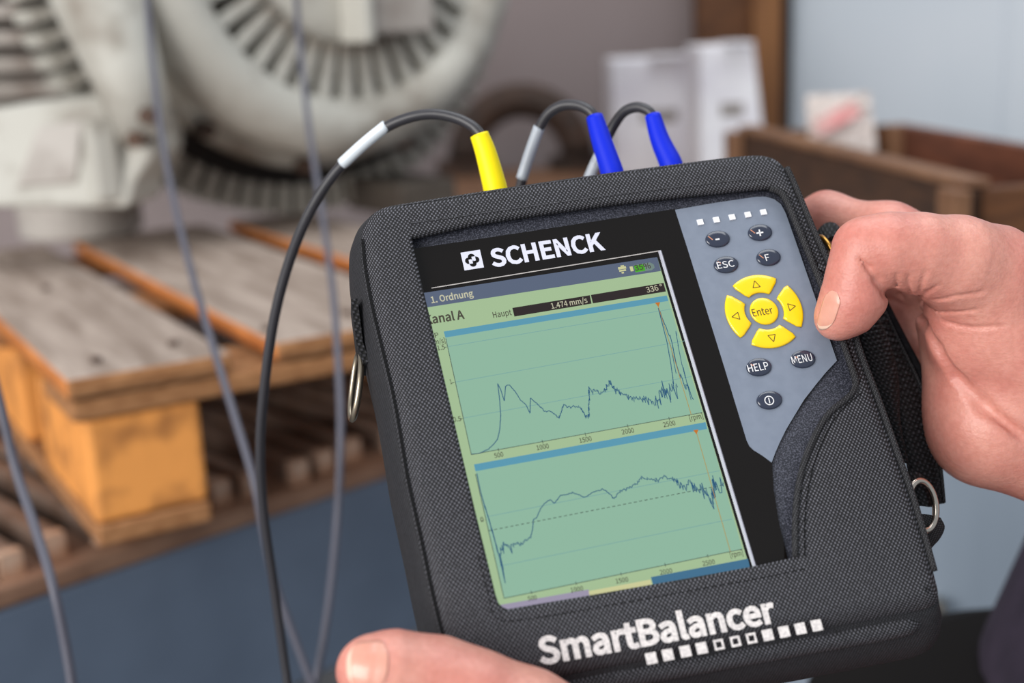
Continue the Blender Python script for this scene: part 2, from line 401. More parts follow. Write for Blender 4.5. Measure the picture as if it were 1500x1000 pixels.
for x in (BC0-BL/2+.05, BC0+BL/2-.05):
    for y in (.04, 1.14):
        g = MB(); g.box((x, y, (H_BED-.246)/2), (.08, .08, H_BED-.246)); g.build('leg', M['beam'], bed, bevel=.004)
sm = None
for k in range(37):
    x = BC0 - BL/2 + .03 + k*0.0435
    if sm is None:
        g = MB(); g.box((0, .59, -.0125), (.018, 1.14, .025)); g.box((0, .020, -.0123), (.0205, .012, .0254), mi=1); sm = g.mesh('slat')
        o = link('slat', sm, None, bed, mats=[M['bar'], M['bar_end']])
    else:
        o = bpy.data.objects.new('slat', sm); COL.objects.link(o); o.parent = bed
    o.location = (x + .006*math.sin(k*2.3), 0.006*math.sin(k*1.7), H_BED + (.0006*math.sin(k*3.1)-.0006))
for y in (.33, .62):
    g = MB(); g.box((BC0, y, H_BED-.035), (BL-.06, .03, .018)); g.build('cross_bar', M['bar'], bed)

# =================================================================== PALLET
pa = math.radians(59); PU = Vector((math.sin(pa), math.cos(pa), 0)); PV = Vector((-PU.y, PU.x, 0))
C0 = on_level(98, 552, H_PAL)
pal = empty('wooden_pallet', (C0.x, C0.y, H_BED)); pal.rotation_euler.z = math.atan2(PU.y, PU.x)
tag(pal, 'weathered wooden pallet with orange blocks standing on the slatted bench under the blower', 'pallet')
TH = .021; HP = H_PAL - H_BED
bx = [(0, .150), (.190, .195), (.424, .130)]
for i, (x, w) in enumerate(bx):
    g = MB(); g.box((0, 0, 0), (w, .80, TH), mi=0)
    # grain-side faces and ends are fresh orange wood
    g.mi = [0, 0, 2, 1, 2, 1]
    o = g.build('deck_board', None, pal, mats=[M['wood_grey'], M['wood_orange'], M['wood_end']], bevel=.007)
    o.location = (x + w/2, .40 - .004 + .003*(i % 2), HP - TH/2 + .0012*(i % 3 - 1)); o.rotation_euler = (0.0, .006*(-1)**i, .004*(i-2))
for y in (0.055, .40, .74):
    g = MB(); g.box((.275, y, HP-TH*1.5-.002), (.55, .11, TH-.002)); g.build('stringer_board', M['wood_end'], pal, bevel=.004)
BH = HP - 2*TH - .022
for yy in (0.105, .40, .69):
    for xx in (.062, .49):
        g = MB(); g.box((xx, yy, .021+BH/2), (.104, .20, BH)); g.build('block', M['wood_block'], pal, bevel=.006)
for xx in (.062, .49):
    g = MB(); g.box((xx, .398, .0105), (.104, .79, .019)); g.build('bottom_board', M['wood_end'], pal, bevel=.003)
for (x, y) in ((.035, .04), (.11, .055), (.2, .05), (.29, .06), (.075, .43), (.25, .43)):
    g = MB(); g.ring((x, y, HP+.0015), .0035, .002, (Vector((1, 0, 0)), Vector((0, 1, 0))), 10, 6); g.build('nail_head', M['rust'], pal)

# =================================================================== SIDE CHANNEL BLOWER
ya = math.radians(37)
BZ = Vector((math.sin(ya), -math.cos(ya), 0)); BX = Vector((math.cos(ya), math.sin(ya), 0)); BY = Vector((0, 0, 1))
BC = at(492, -96, 1.76)
bl = empty('side_channel_blower'); bm_ = Matrix(((BX.x, BY.x, BZ.x, BC.x), (BX.y, BY.y, BZ.y, BC.y), (BX.z, BY.z, BZ.z, BC.z), (0, 0, 0, 1))); bl.matrix_world = bm_
tag(bl, 'dirty grey-beige finned side channel blower standing on the wooden pallet', 'blower')
def lathe(prof, seg=96, cap=False):
    g = MB(); g.loft([[(r*math.cos(2*math.pi*k/seg), r*math.sin(2*math.pi*k/seg), z) for k in range(seg)] for r, z in prof], True, cap); return g
lathe([(.002, .03), (.12, .03), (.135, .022), (.150, .010), (.152, -.03), (.152, -.05)]).build('hub_cover', M['cast'], bl, smooth=True)
lathe([(.140, -.052), (.18, -.052), (.225, -.045), (.228, -.05)]).build('front_recess', M['cast_dark'], bl, smooth=True)  # recess coloured dark for the shade behind the radial fins
lathe([(.218, -.05), (.220, .015), (.228, .030), (.245, .040), (.265, .040), (.285, .030), (.300, .008), (.304, -.02), (.300, -.05), (.28, -.06)]).build('ring_housing', M['cast'], bl, smooth=True)
lathe([(.26, -.062), (.296, -.064), (.318, -.072), (.324, -.088), (.320, -.108), (.31, -.118), (.27, -.125)]).build('rear_ring_housing', M['cast'], bl, smooth=True)
lathe([(.25, -.125), (.350, -.128), (.352, -.205), (.25, -.21)]).build('rear_drum', M['dark'], bl, smooth=True)  # drum coloured near black for the shade between its fins
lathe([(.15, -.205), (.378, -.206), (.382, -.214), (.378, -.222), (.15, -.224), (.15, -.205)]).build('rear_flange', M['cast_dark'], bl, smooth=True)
fm = None
for k in range(38):
    a = 2*math.pi*k/38 + .03
    if math.sin(a) > .35: continue
    if fm is None:
        g = MB(); g.box((.186, 0, -.012), (.078, .015, .07)); fm = g.mesh('radial_fin'); o = link('radial_fin', fm, M['cast'], bl)
    else: o = bpy.data.objects.new('radial_fin', fm); COL.objects.link(o); o.parent = bl
    o.rotation_euler.z = a
fm = None
for k in range(78):
    a = 2*math.pi*k/78
    if math.sin(a) > -.1: continue
    if fm is None:
        g = MB(); g.box((.368, 0, -.168), (.052, .0165, .080)); fm = g.mesh('drum_fin'); o = link('drum_fin', fm, M['cast'], bl)
    else: o = bpy.data.objects.new('drum_fin', fm); COL.objects.link(o); o.parent = bl
    o.rotation_euler.z = a
def to_bl_(v): return bm_.inverted() @ v
for a in (200, 232, 262, 292, 325):
    q = math.radians(a); g = MB()
    g.tube([(.318*math.cos(q), .318*math.sin(q), -.07), (.318*math.cos(q), .318*math.sin(q), -.04)], .012, 8); g.build('bolt', M['rust'], bl)
for (x, y) in ((203, 84), (214, 170), (196, 205)):
    g = MB(); p = at(x, y, 1.556); g.tube([to_bl_(p), to_bl_(p + Vector((.004, .035, 0)))], .011, 8); g.build('bolt', M['rust'], bl)
g = MB(); g.box((.055, -.10, .05), (.10, .07, .05)); g.build('terminal_box', M['motor_grey'], bl, bevel=.006)
g = MB(); g.box((-.010, -.095, .055), (.016, .10, .07)); g.build('terminal_rib', M['cast'], bl, bevel=.004)
def to_bl(v): return bm_.inverted() @ v
# motor with long cooling fins, to the left of the housing
mc = at(-60, 60, 1.93); md_ = (BX*0.93 + BZ*0.36).normalized(); mv = md_.cross(Vector((0, 0, 1))).normalized()
g = MB(); P0, P1 = mc - md_*.30, mc + md_*.24
g.tube([to_bl(P0), to_bl(P1)], .190, 40); g.build('motor_body', M['cast_dark'], bl, smooth=False)  # body colour holds the shade between the motor fins
for k in range(40):
    a = 2*math.pi*k/40; e = Vector((0, 0, 1))*math.cos(a) + mv*math.sin(a); w = md_.cross(e)
    g = MB(); c = (P0+P1)/2 + e*.21; g.box((0, 0, 0), (.53, .022, .044))
    o = g.build('motor_fin', M['motor_grey'], bl, bevel=.004)
    mt = Matrix(((md_.x, w.x, e.x, c.x), (md_.y, w.y, e.y, c.y), (md_.z, w.z, e.z, c.z), (0, 0, 0, 1))); o.matrix_local = bm_.inverted() @ mt
# diagonal strut, bracket and foot
g = MB(); g.tube([to_bl(at(122, -60, 1.60)), to_bl(at(152, 15, 1.58)), to_bl(at(186, 110, 1.58)), to_bl(at(215, 200, 1.60))], [.060, .055, .043, .034], 14)
g.build('strut', M['cast'], bl, smooth=True)
g = MB(); P = [at(x, y, 1.60) for x, y in ((140, 140), (222, 175), (226, 225), (196, 270), (188, 305), (-40, 305), (-40, 165), (40, 150))]
bkw = Vector((0.15, 1, 0))*.10
g.loft([[to_bl(p) for p in P], [to_bl(p+bkw) for p in P]], True, True); g.build('foot_bracket', M['cast'], bl, bevel=.008)
g = MB(); P = [at(x, y, 1.595) for x, y in ((55, 185), (122, 175), (112, 268), (22, 275))]
g.loft([[to_bl(p) for p in P], [to_bl(p+Vector((.0, .03, 0))) for p in P]], True, True); g.build('bracket_web', M['motor_grey'], bl, bevel=.004)
g = MB(); g.box(to_bl(at(150, 235, 1.59)), (.035, .10, .03)); g.build('bracket_rib', M['cast'], bl, bevel=.006)
fb = on_level(105, 352, H_PAL)
g = MB(); g.tube([to_bl(Vector((fb.x, fb.y+.05, H_PAL+.003))), to_bl(Vector((fb.x, fb.y+.05, H_PAL+.07)))], .088, 28); g.build('foot_pad', M['motor_grey'], bl, bevel=.006)
# second foot below the housing
fb2 = on_level(560, 330, H_PAL) 
g = MB(); g.box(to_bl(Vector((fb2.x+.02, fb2.y+.12, H_PAL+.03))), (.10, .05, .16)); g.build('rear_foot', M['cast_dark'], bl, bevel=.006)

# =================================================================== CABINET, CRATE, CARTONS, PAPER
DC = .185; HC = CAM_H - DC
q1 = on_level(1415, 276, HC); q2 = on_level(1085, 192, HC)
cu_ = (q2 - q1); CLN = cu_.length; cu_.normalize(); cw = Vector((cu_.y, -cu_.x, 0))        # along crate, across to the right
CWD, CHT = .25, .17
cab = empty('grey_cabinet', (q1.x, q1.y, 0)); cab.rotation_euler.z = math.atan2(cu_.y, cu_.x)
tag(cab, 'pale blue-grey metal cabinet under the brown wooden crate', 'cabinet')
g = MB(); g.box((.42, -.20, (HC-CHT)/2-.012), (.98, .62, HC-CHT-.03)); g.build('cabinet_body', M['cabinet'], cab, bevel=.006)
g = MB(); g.box((.42, -.20, HC-CHT-.014), (1.0, .64, .022)); g.build('cabinet_top', M['cabinet'], cab, bevel=.004)
for y in (-.36, -.04):
    g = MB(); g.box((-.075, y, (HC-CHT)/2), (.012, .29, HC-CHT-.12)); dd = g.build('door', M['cabinet'], cab, bevel=.004)
    g = MB(); g.box((-.09, y+.10, .6), (.02, .015, .12)); g.build('handle', M['steel'], dd)
cr_ = empty('wooden_crate', (q1.x, q1.y, HC-CHT)); cr_.rotation_euler.z = math.atan2(cu_.y, cu_.x)
tag(cr_, 'long brown open-top wooden crate on the pale cabinet holding papers', 'crate')
t = .022
def cbox(name, c, s, m): g = MB(); g.box(c, s); return g.build(name, m, cr_, bevel=.003)
for k in range(2):
    z = CHT*(k+.5)/2
    cbox('side_board', (CLN/2, -t/2, z), (CLN, t, CHT/2-.003), M['wood_dark'])
    cbox('side_board', (CLN/2, -CWD-t/2, z), (CLN, t, CHT/2-.003), M['wood_red'])
    cbox('end_board', (CLN-t/2, -CWD/2, z), (t, CWD-t, CHT/2-.003), M['wood_brown'])
    cbox('end_board', (t/2, -CWD/2, z), (t, CWD-t, CHT/2-.003), M['wood_brown'])
cbox('bottom_panel', (CLN/2, -CWD/2, .008), (CLN-.05, CWD-.03, .012), M['wood_red'])
cbox('top_rim', (CLN/2, -t/2, CHT+.004), (CLN, t*1.5, .01), M['wood_rim'])
for (x, y) in ((.0, .012), (CLN, .012), (CLN-.035, -CWD+.012)): cbox('corner_post', (x, y, CHT/2), (.04, .02, CHT), M['wood_rim'])
# crumpled paper in the crate
def crumple(name, c, W, Hh, ax, m, amp, n=14, thick=.004, parent=None):
    X, Y = ax; Z = X.cross(Y).normalized(); rings = []; g = MB(); rr = random.Random(sum(map(ord, name)))
    h = [[rr.uniform(-1, 1)*amp for _ in range(n+1)] for _ in range(n+1)]
    P = [[c + X*W*(i/n-.5)*(1-.10*j/n) + Y*Hh*(j/n-.5) + Z*h[j][i] for i in range(n+1)] for j in range(n+1)]
    vs = [p for r in P for p in r] + [p - Z*thick for r in P for p in r]; N_ = (n+1)*(n+1); fs = []
    for j in range(n):
        for i in range(n):
            a = j*(n+1)+i; fs.append((a, a+1, a+n+2, a+n+1)); fs.append((a+N_, a+n+1+N_, a+n+2+N_, a+1+N_))
    for i in range(n):
        for a, b in ((i, i+1), (n*(n+1)+i+1, n*(n+1)+i), ((i+1)*(n+1), i*(n+1)), (i*(n+1)+n, (i+1)*(n+1)+n)): fs.append((a, b, b+N_, a+N_))
    g.add(vs, fs); return g.build(name, m, parent)
pc = at(1233, 188, 2.02)
pw = empty('crumpled_paper', pc - Vector((0, 0, .06))); tag(pw, 'crumpled white paper with faded red print sticking out of the crate', 'paper')
crumple('sheet', pc - pw.location + Vector((0, 0, -.018)), .112, .15, (Vector((.97, -.1, 0)), Vector((.0, .35, .94))), M['paper'], .004, parent=pw)
crumple('red_print', pc - pw.location + Vector((-.012, -.014, .018)), .075, .03, (Vector((.90, -.1, .42)), Vector((-.3, .25, .8))), M['paper_red'], .0015, n=8, thick=.001, parent=pw)
# two white cartons behind
def carton(name, px0, px1, py0, py1, yd, dep, label, slant=0):
    a, b = on_depth(px0, py1, yd), on_depth(px1, py1, yd); tz = on_depth(px0, py0, yd).z
    W = b.x-a.x; Hh = tz-a.z; o = empty(name, ((a.x+b.x)/2, yd+dep/2, a.z)); tag(o, label, 'carton', 'white cartons against the wall')
    g = MB(); lo = [(-W/2, -dep/2, 0), (W/2+slant, -dep/2, 0), (W/2+slant, dep/2, 0), (-W/2, dep/2, 0)]; hi = [(-W/2, -dep/2, Hh), (W/2, -dep/2, Hh), (W/2, dep/2, Hh), (-W/2, dep/2, Hh)]
    g.loft([lo, hi]); g.build('box_body', M['carton'], o, bevel=.006)
    g = MB(); g.box((W*.2, -dep/2+.02, Hh+.003), (W*.5, dep*.5, .006)); g.build('top_flap', M['carton'], o)
    g = MB(); g.box((.01, -dep/2-.001, Hh*.52), (W*.42, .002, Hh*.1)); g.build('print_and_shadow_mark', M['smudge'], o)  # grey bar for smudged print and, on the wide carton, a painted shadow line
    return o, a.z
shz = on_depth(1000, 262, 2.75).z
c1, z1 = carton('white_carton', 900, 1022, 88, 262, 2.83, .2, 'larger white carton against the mauve wall, left of the narrow carton')
HSH = z1
c2_, z2 = carton('white_carton', 1026, 1104, 68, 262, 2.59, .2, 'taller narrow white carton in front of the brown door frame', slant=.03)
xa, xb = on_level(650, 262, z1).x, c2_.location.x + .10
sh = empty('side_table', ((xa+xb)/2, 2.84, 0)); tag(sh, 'worn brown side table under the white cartons and the pipe bend', 'table')
TW = xb-xa
g = MB(); g.box((0, 0, z1-.016), (TW, .56, .03)); g.build('tabletop', M['wood_rim'], sh, bevel=.004)
for sx in (-TW/2+.04, TW/2-.04):
    for sy in (-.24, .24): g = MB(); g.box((sx, sy, (z1-.032)/2), (.05, .05, z1-.032)); g.build('leg', M['wood_brown'], sh)
# rusty pipe bend standing on the table
pb = on_level(765, 250, z1); pp = empty('pipe_bend', pb); tag(pp, 'dark rusty brown pipe bend standing on the side table behind the yellow boot', 'pipe')
kx = pb.y/1.95
g = MB(); g.tube([Vector((math.cos(t)*.085*kx, math.sin(t)*.02, .03 + math.sin(t)*.085*kx)) for t in np.linspace(0, math.pi, 18)], .026*kx, 14); g.build('curved_pipe', M['rust'], pp, smooth=True)
for sx in (-1, 1):
    g = MB(); g.tube([(sx*.085*kx, 0, .001), (sx*.085*kx, 0, .030)], .045*kx, 20); g.build('flange', M['rust'], pp)

# =================================================================== MEASURING INSTRUMENT
ins = empty('measuring_instrument', matrix=DEV)
tag(ins, 'handheld vibration measuring instrument with green display and yellow keys inside the black case', 'measuring instrument')
OPEN = [(603.5, 348.5), (700, 327), (800, 312), (900, 298), (1000, 287), (1100, 277), (1128, 275), (1142, 281), (1150, 293), (1170, 340), (1190, 388), (1215, 450),
        (1238, 515), (1250, 552), (1250, 568), (1238, 583), (1215, 602), (1195, 632), (1178, 672), (1168, 715), (1163, 760), (1163, 816), (1105, 829), (1000, 848),
        (850, 874), (760, 889), (743, 892), (732, 887), (726.5, 873), (695.5, 746), (665.5, 618), (635.5, 490), (606, 365)]
HR = 0.0042          # height of the fabric rim above the faceplate
def signed_area(P): return sum(a.x*b.y-b.x*a.y for a, b in zip(P, P[1:]+P[:1]))/2
def offset2d(P, d):
    """offset closed loop outwards by d (loop points Vector xy)"""
    n = len(P); s = -1 if signed_area(P) < 0 else 1; out = []
    for i in range(n):
        t = (P[(i+1) % n]-P[i-1]); t.z = 0; t.normalize(); nn = Vector((t.y, -t.x, 0))*s
        out.append(P[i] + nn*d)
    return out
def at_h(P, h): return [Vector((p.x, p.y, h)) for p in P]
openL = resample([dev(x, y, HR) for x, y in OPEN], .002, True)
# body block inside the case
bodyL = offset2d(resample([dev(x, y, HR) for x, y in OPEN], .006, True), .0035)
g = MB(); g.loft([at_h(bodyL, -.036), at_h(bodyL, -.0012)], True, True); g.build('body', M['body'], ins)
flat('face_panel', [(580, 369), (607, 364), (800, 335), (988, 306), (1116, 288), (1138, 294), (1150, 310), (1226, 528), (1196, 563), (1165, 607), (1143, 645), (1131, 678), (1133, 715), (1141, 765), (1154, 818), (1158, 835), (900, 885), (700, 918)],
     0.0, M['black'], ins, thick=.0012)
kp = flat('keypad_panel', [(989, 307), (1050, 296.5), (1108, 288), (1122, 288), (1134, 291.5), (1144, 299), (1151, 312), (1170, 366), (1226, 528), (1210, 545), (1196, 562), (1178, 585), (1164, 608), (1152, 628), (1143, 646), (1136, 662), (1130.5, 677),
                         (1117, 667), (1104, 659), (1098, 653), (1094, 645), (1062, 540), (1029, 434), (1008, 366)], .0003, M['grey_panel'], ins, thick=.0003)
for i, (x, y) in enumerate(((1025.8, 325.4), (1049.3, 321.9), (1072.4, 318), (1095.5, 314.3), (1118.4, 310.7))):
    c = dev(x, y, .0006); g = MB(); g.box(c, (.0027, .0026, .0006)); g.build('indicator_light', M['white_led'], ins)
# buttons
def dome(name, outline, m, h0=.0003, H=.0011):
    c = sum(outline, Vector())/len(outline); g = MB(); rings = []
    for s, h in ((1.0, 0), (.985, .45), (.94, .75), (.84, .92), (.55, 1.0), (.02, 1.02)):
        rings.append([Vector((c.x+(p.x-c.x)*s, c.y+(p.y-c.y)*s, h0+H*h)) for p in outline])
    g.loft(rings, True, True); return g.build(name, m, ins, smooth=True)
HB = .00155
def legend_lines(parent, segs, w, h, m, name='legend'):
    g = MB()
    for s in segs: pline(g, s, w, h)
    return g.build(name, m, parent)
for txt, x, y in (('-', 1051, 350.5), ('+', 1113, 341), ('ESC', 1063.4, 388), ('F', 1125.5, 377.5), ('HELP', 1111.5, 538), ('MENU', 1175.8, 526.4), ('power', 1126.8, 586.3)):
    c = dev(x, y, .0003); b = dome('oval_button', [Vector((c.x+.00570*math.cos(t), c.y+.0041*math.sin(t), 0)) for t in np.linspace(0, 2*math.pi, 40)[:-1]], M['navy'])
    if txt == '-': legend_lines(b, [[(1048, 350.8), (1054, 349.8)]], .0007, HB, M['legend_white'])
    elif txt == '+': legend_lines(b, [[(1108, 341.5), (1118, 340)], [(1112, 336), (1114, 345.5)]], .0007, HB, M['legend_white'])
    elif txt == 'ESC': letters('ESC', (1052, 393.5), (1076.5, 389.8), 9.5, HB, M['legend_white'], b, 'legend', .004)
    elif txt == 'F': letters('F', (1122.5, 382), (1128.5, 381), 9.5, HB, M['legend_white'], b, 'legend', .004)
    elif txt == 'HELP': letters('HELP', (1097, 545), (1127, 540.3), 11, HB, M['legend_white'], b, 'legend', .004)
    elif txt == 'MENU': letters('MENU', (1161.5, 533), (1191, 528), 11, HB, M['legend_white'], b, 'legend', .004)
    else:
        g = MB(); R0 = .0019; cc = dev(x, y, HB); pts = [cc+Vector((R0*math.cos(t), R0*math.sin(t), 0)) for t in np.linspace(0, 2*math.pi, 25)]; ribbon(g, pts, .00042); 
        pline(g, [(x-1, y-4), (x+1, y+4)], .00042, HB); g.build('legend', M['legend_white'], b)
    if txt in ('-', '+', 'F'): legend_lines(b, [[(x-13.5, y-4.5), (x-7, y+0.5)]], .0004, HB-.00008, M['orange_dash'], 'mark')  # short copper dash on the left of the button
    elif txt != 'power': legend_lines(b, [[(x-12, y-5), (x-7.5, y-2.5)]], .0004, HB-.00006, M['orange_dash'], 'mark')
RC = Vector((0.9*.124543617, -0.9*.0062234973, 0)); R_IN, R_OUT = .0088, .01757
ent = dome('enter_button', [RC + Vector((.00644*math.cos(t), .00644*math.sin(t), 0)) for t in np.linspace(0, 2*math.pi, 48)[:-1]], M['yellow_button'])
letters('Enter', (1103.5, 463.5), (1133, 458.8), 11, HB, M['legend_dark'], ent, 'legend')
for k, (tx, ty, d) in enumerate(((1159.5, 449, 0), (1107, 416.5, 1), (1078, 463, 2), (1131.5, 494.5, 3))):
    a0 = k*math.pi/2; out = []
    def pol(r, a): return RC + Vector((r*math.cos(a), r*math.sin(a), 0))
    ho, hi = math.radians(36), math.radians(33); cr = .0016
    pts = []
    for a in np.linspace(-ho, ho, 15): pts.append((R_OUT, a))
    for f in (.2, .5, .8): pts.append((R_OUT - .0004 - (R_OUT-R_IN-.0008)*f, ho + math.radians(2.4) + (hi-ho)*f))
    for a in np.linspace(hi, -hi, 11): pts.append((R_IN, a))
    for f in (.8, .5, .2): pts.append((R_OUT - .0004 - (R_OUT-R_IN-.0008)*f, -(ho + math.radians(2.4) + (hi-ho)*f)))
    b = dome('arrow_button', [pol(r, a0+a) for r, a in pts], M['yellow_button'])
    c = dev(tx, ty, HB); e = Vector((math.cos(a0), math.sin(a0), 0)); q = Vector((-e.y, e.x, 0)); s = .0017
    tri = [c + e*s*1.1, c - e*s*.8 + q*s, c - e*s*.8 - q*s]; g = MB()
    for i in range(3): ribbon(g, [tri[i], tri[(i+1) % 3]], .00030)
    g.build('legend', M['legend_dark'], b)
# brand lettering and emblem
lg = flat('brand_emblem', [(674.5, 370), (703, 365.5), (709, 391.5), (680.5, 396)], .00012, M['print_grey'], ins)
ec = dev(691.7, 380.9, .0002)
ex = (dev(703, 365.5)-dev(674.5, 370)).normalized(); ey = Vector((-ex.y, ex.x, 0)); U = .00385/3.6
g = MB()
for dx, dy in ((0, 1), (1, 0), (0, -1), (-1, 0)):
    cc = ec + ex*dx*U*1.5 + ey*dy*U*1.5
    ring_o = [cc+(ex*math.cos(t)+ey*math.sin(t))*U*1.42 for t in np.linspace(0, 2*math.pi, 24)[:-1]]; g.add(ring_o, [tuple(range(len(ring_o)))])
g.build('emblem_knot', M['black'], lg)
g = MB()
for dx, dy in ((-.72, -.55), (.72, .55)):
    cc = ec + Vector((0, 0, .00006)) + ex*dx*U + ey*dy*U
    g.add([cc + ex*sx*U*.72 + ey*sy*U*.95 for sx, sy in ((-1, -1), (1, -1), (1, 1), (-1, 1))], [(0, 1, 2, 3)])
cc = ec + Vector((0, 0, .00006)); g.add([cc + ex*a*U + ey*b*U for a, b in ((-1.0, .5), (-.5, .5), (1.0, -.5), (.5, -.5))], [(0, 1, 2, 3)])
g.build('emblem_squares', M['print_grey'], lg)
letters('SCHENCK', (721.5, 390.5), (887, 364.5), 24.5, .00015, M['print_grey'], ins, 'brand_lettering', .040)
# frame lines round the display
g = MB(); pline(g, [(632, 421.8), (966.4, 367.2)], .00045, .0002); g.build('top_frame_line', M['silver_thin'], ins)
g = MB(); a, b = dev(966.4, 367.6, 0), dev(1107, 836, 0); X = (b-a).normalized(); Yv = Vector((-X.y, X.x, 0))
g.loft([[p - Yv*.0008 + Vector((0, 0, .0)), p + Yv*.0009, p + Yv*.0003 + Vector((0, 0, .0007)), p - Yv*.0003 + Vector((0, 0, .0007))] for p in (a, b)], True, True)
g.build('side_frame_bevel', M['silver'], ins)

# ---- display
HS = .00012
XL = dev(640, 489, 0).x - .012
scr = flat('display', [(600, 432), (962.6, 376.4), (1098.5, 832), (700, 905)], HS, M['lcd'], ins)
def sub(name, pts, m, h=.00005): return flat(name, pts, HS+h, m, scr)
sub('title_bar', [(600, 432), (962.6, 376.4), (968.2, 396.8), (612, 452.2)], M['lcd_title'])
sub('plot_area', [(651.2, 490), (978.5, 438), (1028.8, 604), (690.4, 665.6)], M['lcd_plot'])
sub('plot_area', [(696.5, 690), (1037.5, 627.5), (1087.5, 804), (738.4, 876)], M['lcd_plot'])
sub('blue_band', [(649.9, 485.4), (976.6, 432.6), (979.2, 440.5), (652.5, 494.2)], M['lcd_band'], .0001)
sub('blue_band', [(694.3, 680), (1033.5, 618), (1036, 628), (696.5, 690)], M['lcd_band'], .0001)
sub('value_bar', [(750.5, 450.8), (864, 432.2), (866.5, 444.5), (753.5, 463.5)], M['lcd_dark'], .0001)
sub('value_bar', [(865.5, 431.8), (972, 414.2), (975.5, 426.8), (868.5, 444.2)], M['lcd_dark'], .0001)
sub('softkey', [(733, 885.5), (862.5, 863), (865, 880), (720, 905)], M['lcd_soft_l'], .0001)
sub('softkey', [(862, 865.5), (953, 848.5), (957, 866), (866, 882)], M['lcd_button'], .0001)
sub('softkey', [(953.5, 845), (1095.5, 818), (1099, 832), (957.5, 860)], M['lcd_soft_r'], .0001)
sub('battery_symbol', [(928, 388), (952, 384.2), (957.5, 387), (959, 392), (955, 395.5), (931, 399.4)], M['lcd_batbg'], .0001)
sub('battery_symbol', [(922, 390.5), (926.5, 389.8), (928.5, 396.8), (924, 397.5)], M['lcd_button'], .00011)
sub('battery_charge', [(928.5, 389.2), (943, 386.8), (945.5, 396.2), (931, 398.6)], M['lcd_bat'], .00015)
g = MB()
for x0, y0, x1, y1, w in ((909, 389.7, 914, 388.9, .0006), (905.5, 393.2, 917, 391.3, .0012), (907, 396.8, 917, 395.2, .0008), (910.5, 399.6, 914, 399, .0007)): pline(g, [(x0, y0), (x1, y1)], w, HS+.0001)
g.build('link_symbol', M['lcd_button'], scr)
HT = HS + .0002
def st(s, p0, p1, cap, m='lcd_text', bold=0.0): return letters(s, p0, p1, cap, HT, M[m], scr, 'display_text', bold + .010)
st('1. Ordnung', (632.5, 443.8), (694, 433.5), 9.2, 'lcd_text_pale', .016)
st('35%', (930.5, 396.3), (954, 392.3), 8, 'lcd_text', .012)
st('Kanal A', (624.5, 475), (681, 466.2), 12.5, 'lcd_text', .02)
st('Haupt', (723, 465.5), (750, 461), 8.5)
st('1.474 mm/s', (808.5, 452), (861, 443), 8, 'lcd_text_pale')
st('336 °', (948, 428.5), (971.5, 423.5), 8, 'lcd_text_pale')
st('P', (637.5, 494.5), (643, 493.6), 7)
st('m/s]', (637, 504.2), (652.5, 501.6), 7)
st('1.5', (641.5, 513), (652, 511.2), 7)
st('1', (660, 562.5), (662.5, 562), 7)
st('0.5', (664.5, 618), (676, 616), 7)
for s, x, y in (('500', 730.4, 659.2), ('1000', 794.9, 647.3), ('1500', 857.7, 636.6), ('2000', 919.7, 624.3), ('2500', 980.4, 613.6)):
    w = 6.5 if s == '500' else 8.8
    st(s, (x-w+.8, y+10.3+w*.18), (x+w+.8, y+10.3-w*.18), 7)
st('[rpm]', (1011, 616), (1030.5, 612.3), 7.5)
for s, x, y in (('500', 779.5, 877), ('1000', 845, 864), ('1500', 911, 850.8), ('2000', 975.5, 838), ('2500', 1038, 825)):
    w = 6.5 if s == '500' else 9
    st(s, (x-w+.8, y+2+w*.18), (x+w+.8, y+2-w*.18), 6.8)
st('[rpm]', (1070.5, 816.5), (1089, 812.7), 7.5)
st('0', (704.5, 764.5), (709, 763.6), 7)
g = MB(); W1 = .00026
for pl in ([(653, 495.5), (690.4, 665.6)], [(690.4, 665.6), (1028.8, 604)], [(696.5, 694), (738.4, 876)], [(738.4, 876), (1087.2, 804)]): pline(g, pl, W1, HT)
for x, y in ((730.4, 659.2), (794.9, 647.3), (857.7, 636.6), (919.7, 624.3), (980.4, 613.6), (778.6, 868), (844, 854.5), (910, 841), (974.5, 827.5), (1037, 814.5)): pline(g, [(x-.8, y-3), (x+.5, y+2)], W1, HT)
for x, y in ((654.4, 508), (665.6, 560), (677.6, 612.8), (708.5, 761.5)): pline(g, [(x-4, y+.7), (x, y)], W1, HT)
tag(g.build('axis_lines', M['lcd_line'], scr))
g = MB()
for pl in ([(656, 507.5), (986, 452)], [(667, 559.5), (1003, 499)], [(679, 612), (1014, 551)], [(711, 757), (1055, 689)], [(731, 829), (1072, 760)]): pline(g, pl, .00022, HS+.0001)
g.build('grid_lines', M['lcd_grid'], scr)
g = MB()
for k in range(44):
    t0, t1 = k/44, (k+.58)/44; A, B_ = (716, 777), (1062, 709.5)
    pline(g, [(A[0]+(B_[0]-A[0])*t, A[1]+(B_[1]-A[1])*t) for t in (t0, t1)], .00028, HT)
g.build('dashed_line', M['lcd_line'], scr)
def noisy(pts, n, amps):
    """trace between pixel control points with measurement noise"""
    out = []; cum = [0]
    for a, b in zip(pts, pts[1:]): cum.append(cum[-1]+math.hypot(b[0]-a[0], b[1]-a[1]))
    for i in range(n):
        d = cum[-1]*i/(n-1); j = max(k for k in range(len(cum)-1) if cum[k] <= d+1e-9)
        t = (d-cum[j])/max(1e-6, cum[j+1]-cum[j]); x = pts[j][0]+(pts[j+1][0]-pts[j][0])*t; y = pts[j][1]+(pts[j+1][1]-pts[j][1])*t
        am = np.interp(x, [a for a, _ in amps], [b for _, b in amps]); e = float(RNG.normal())*am
        out.append((x+e*.22, y+e))
    return out
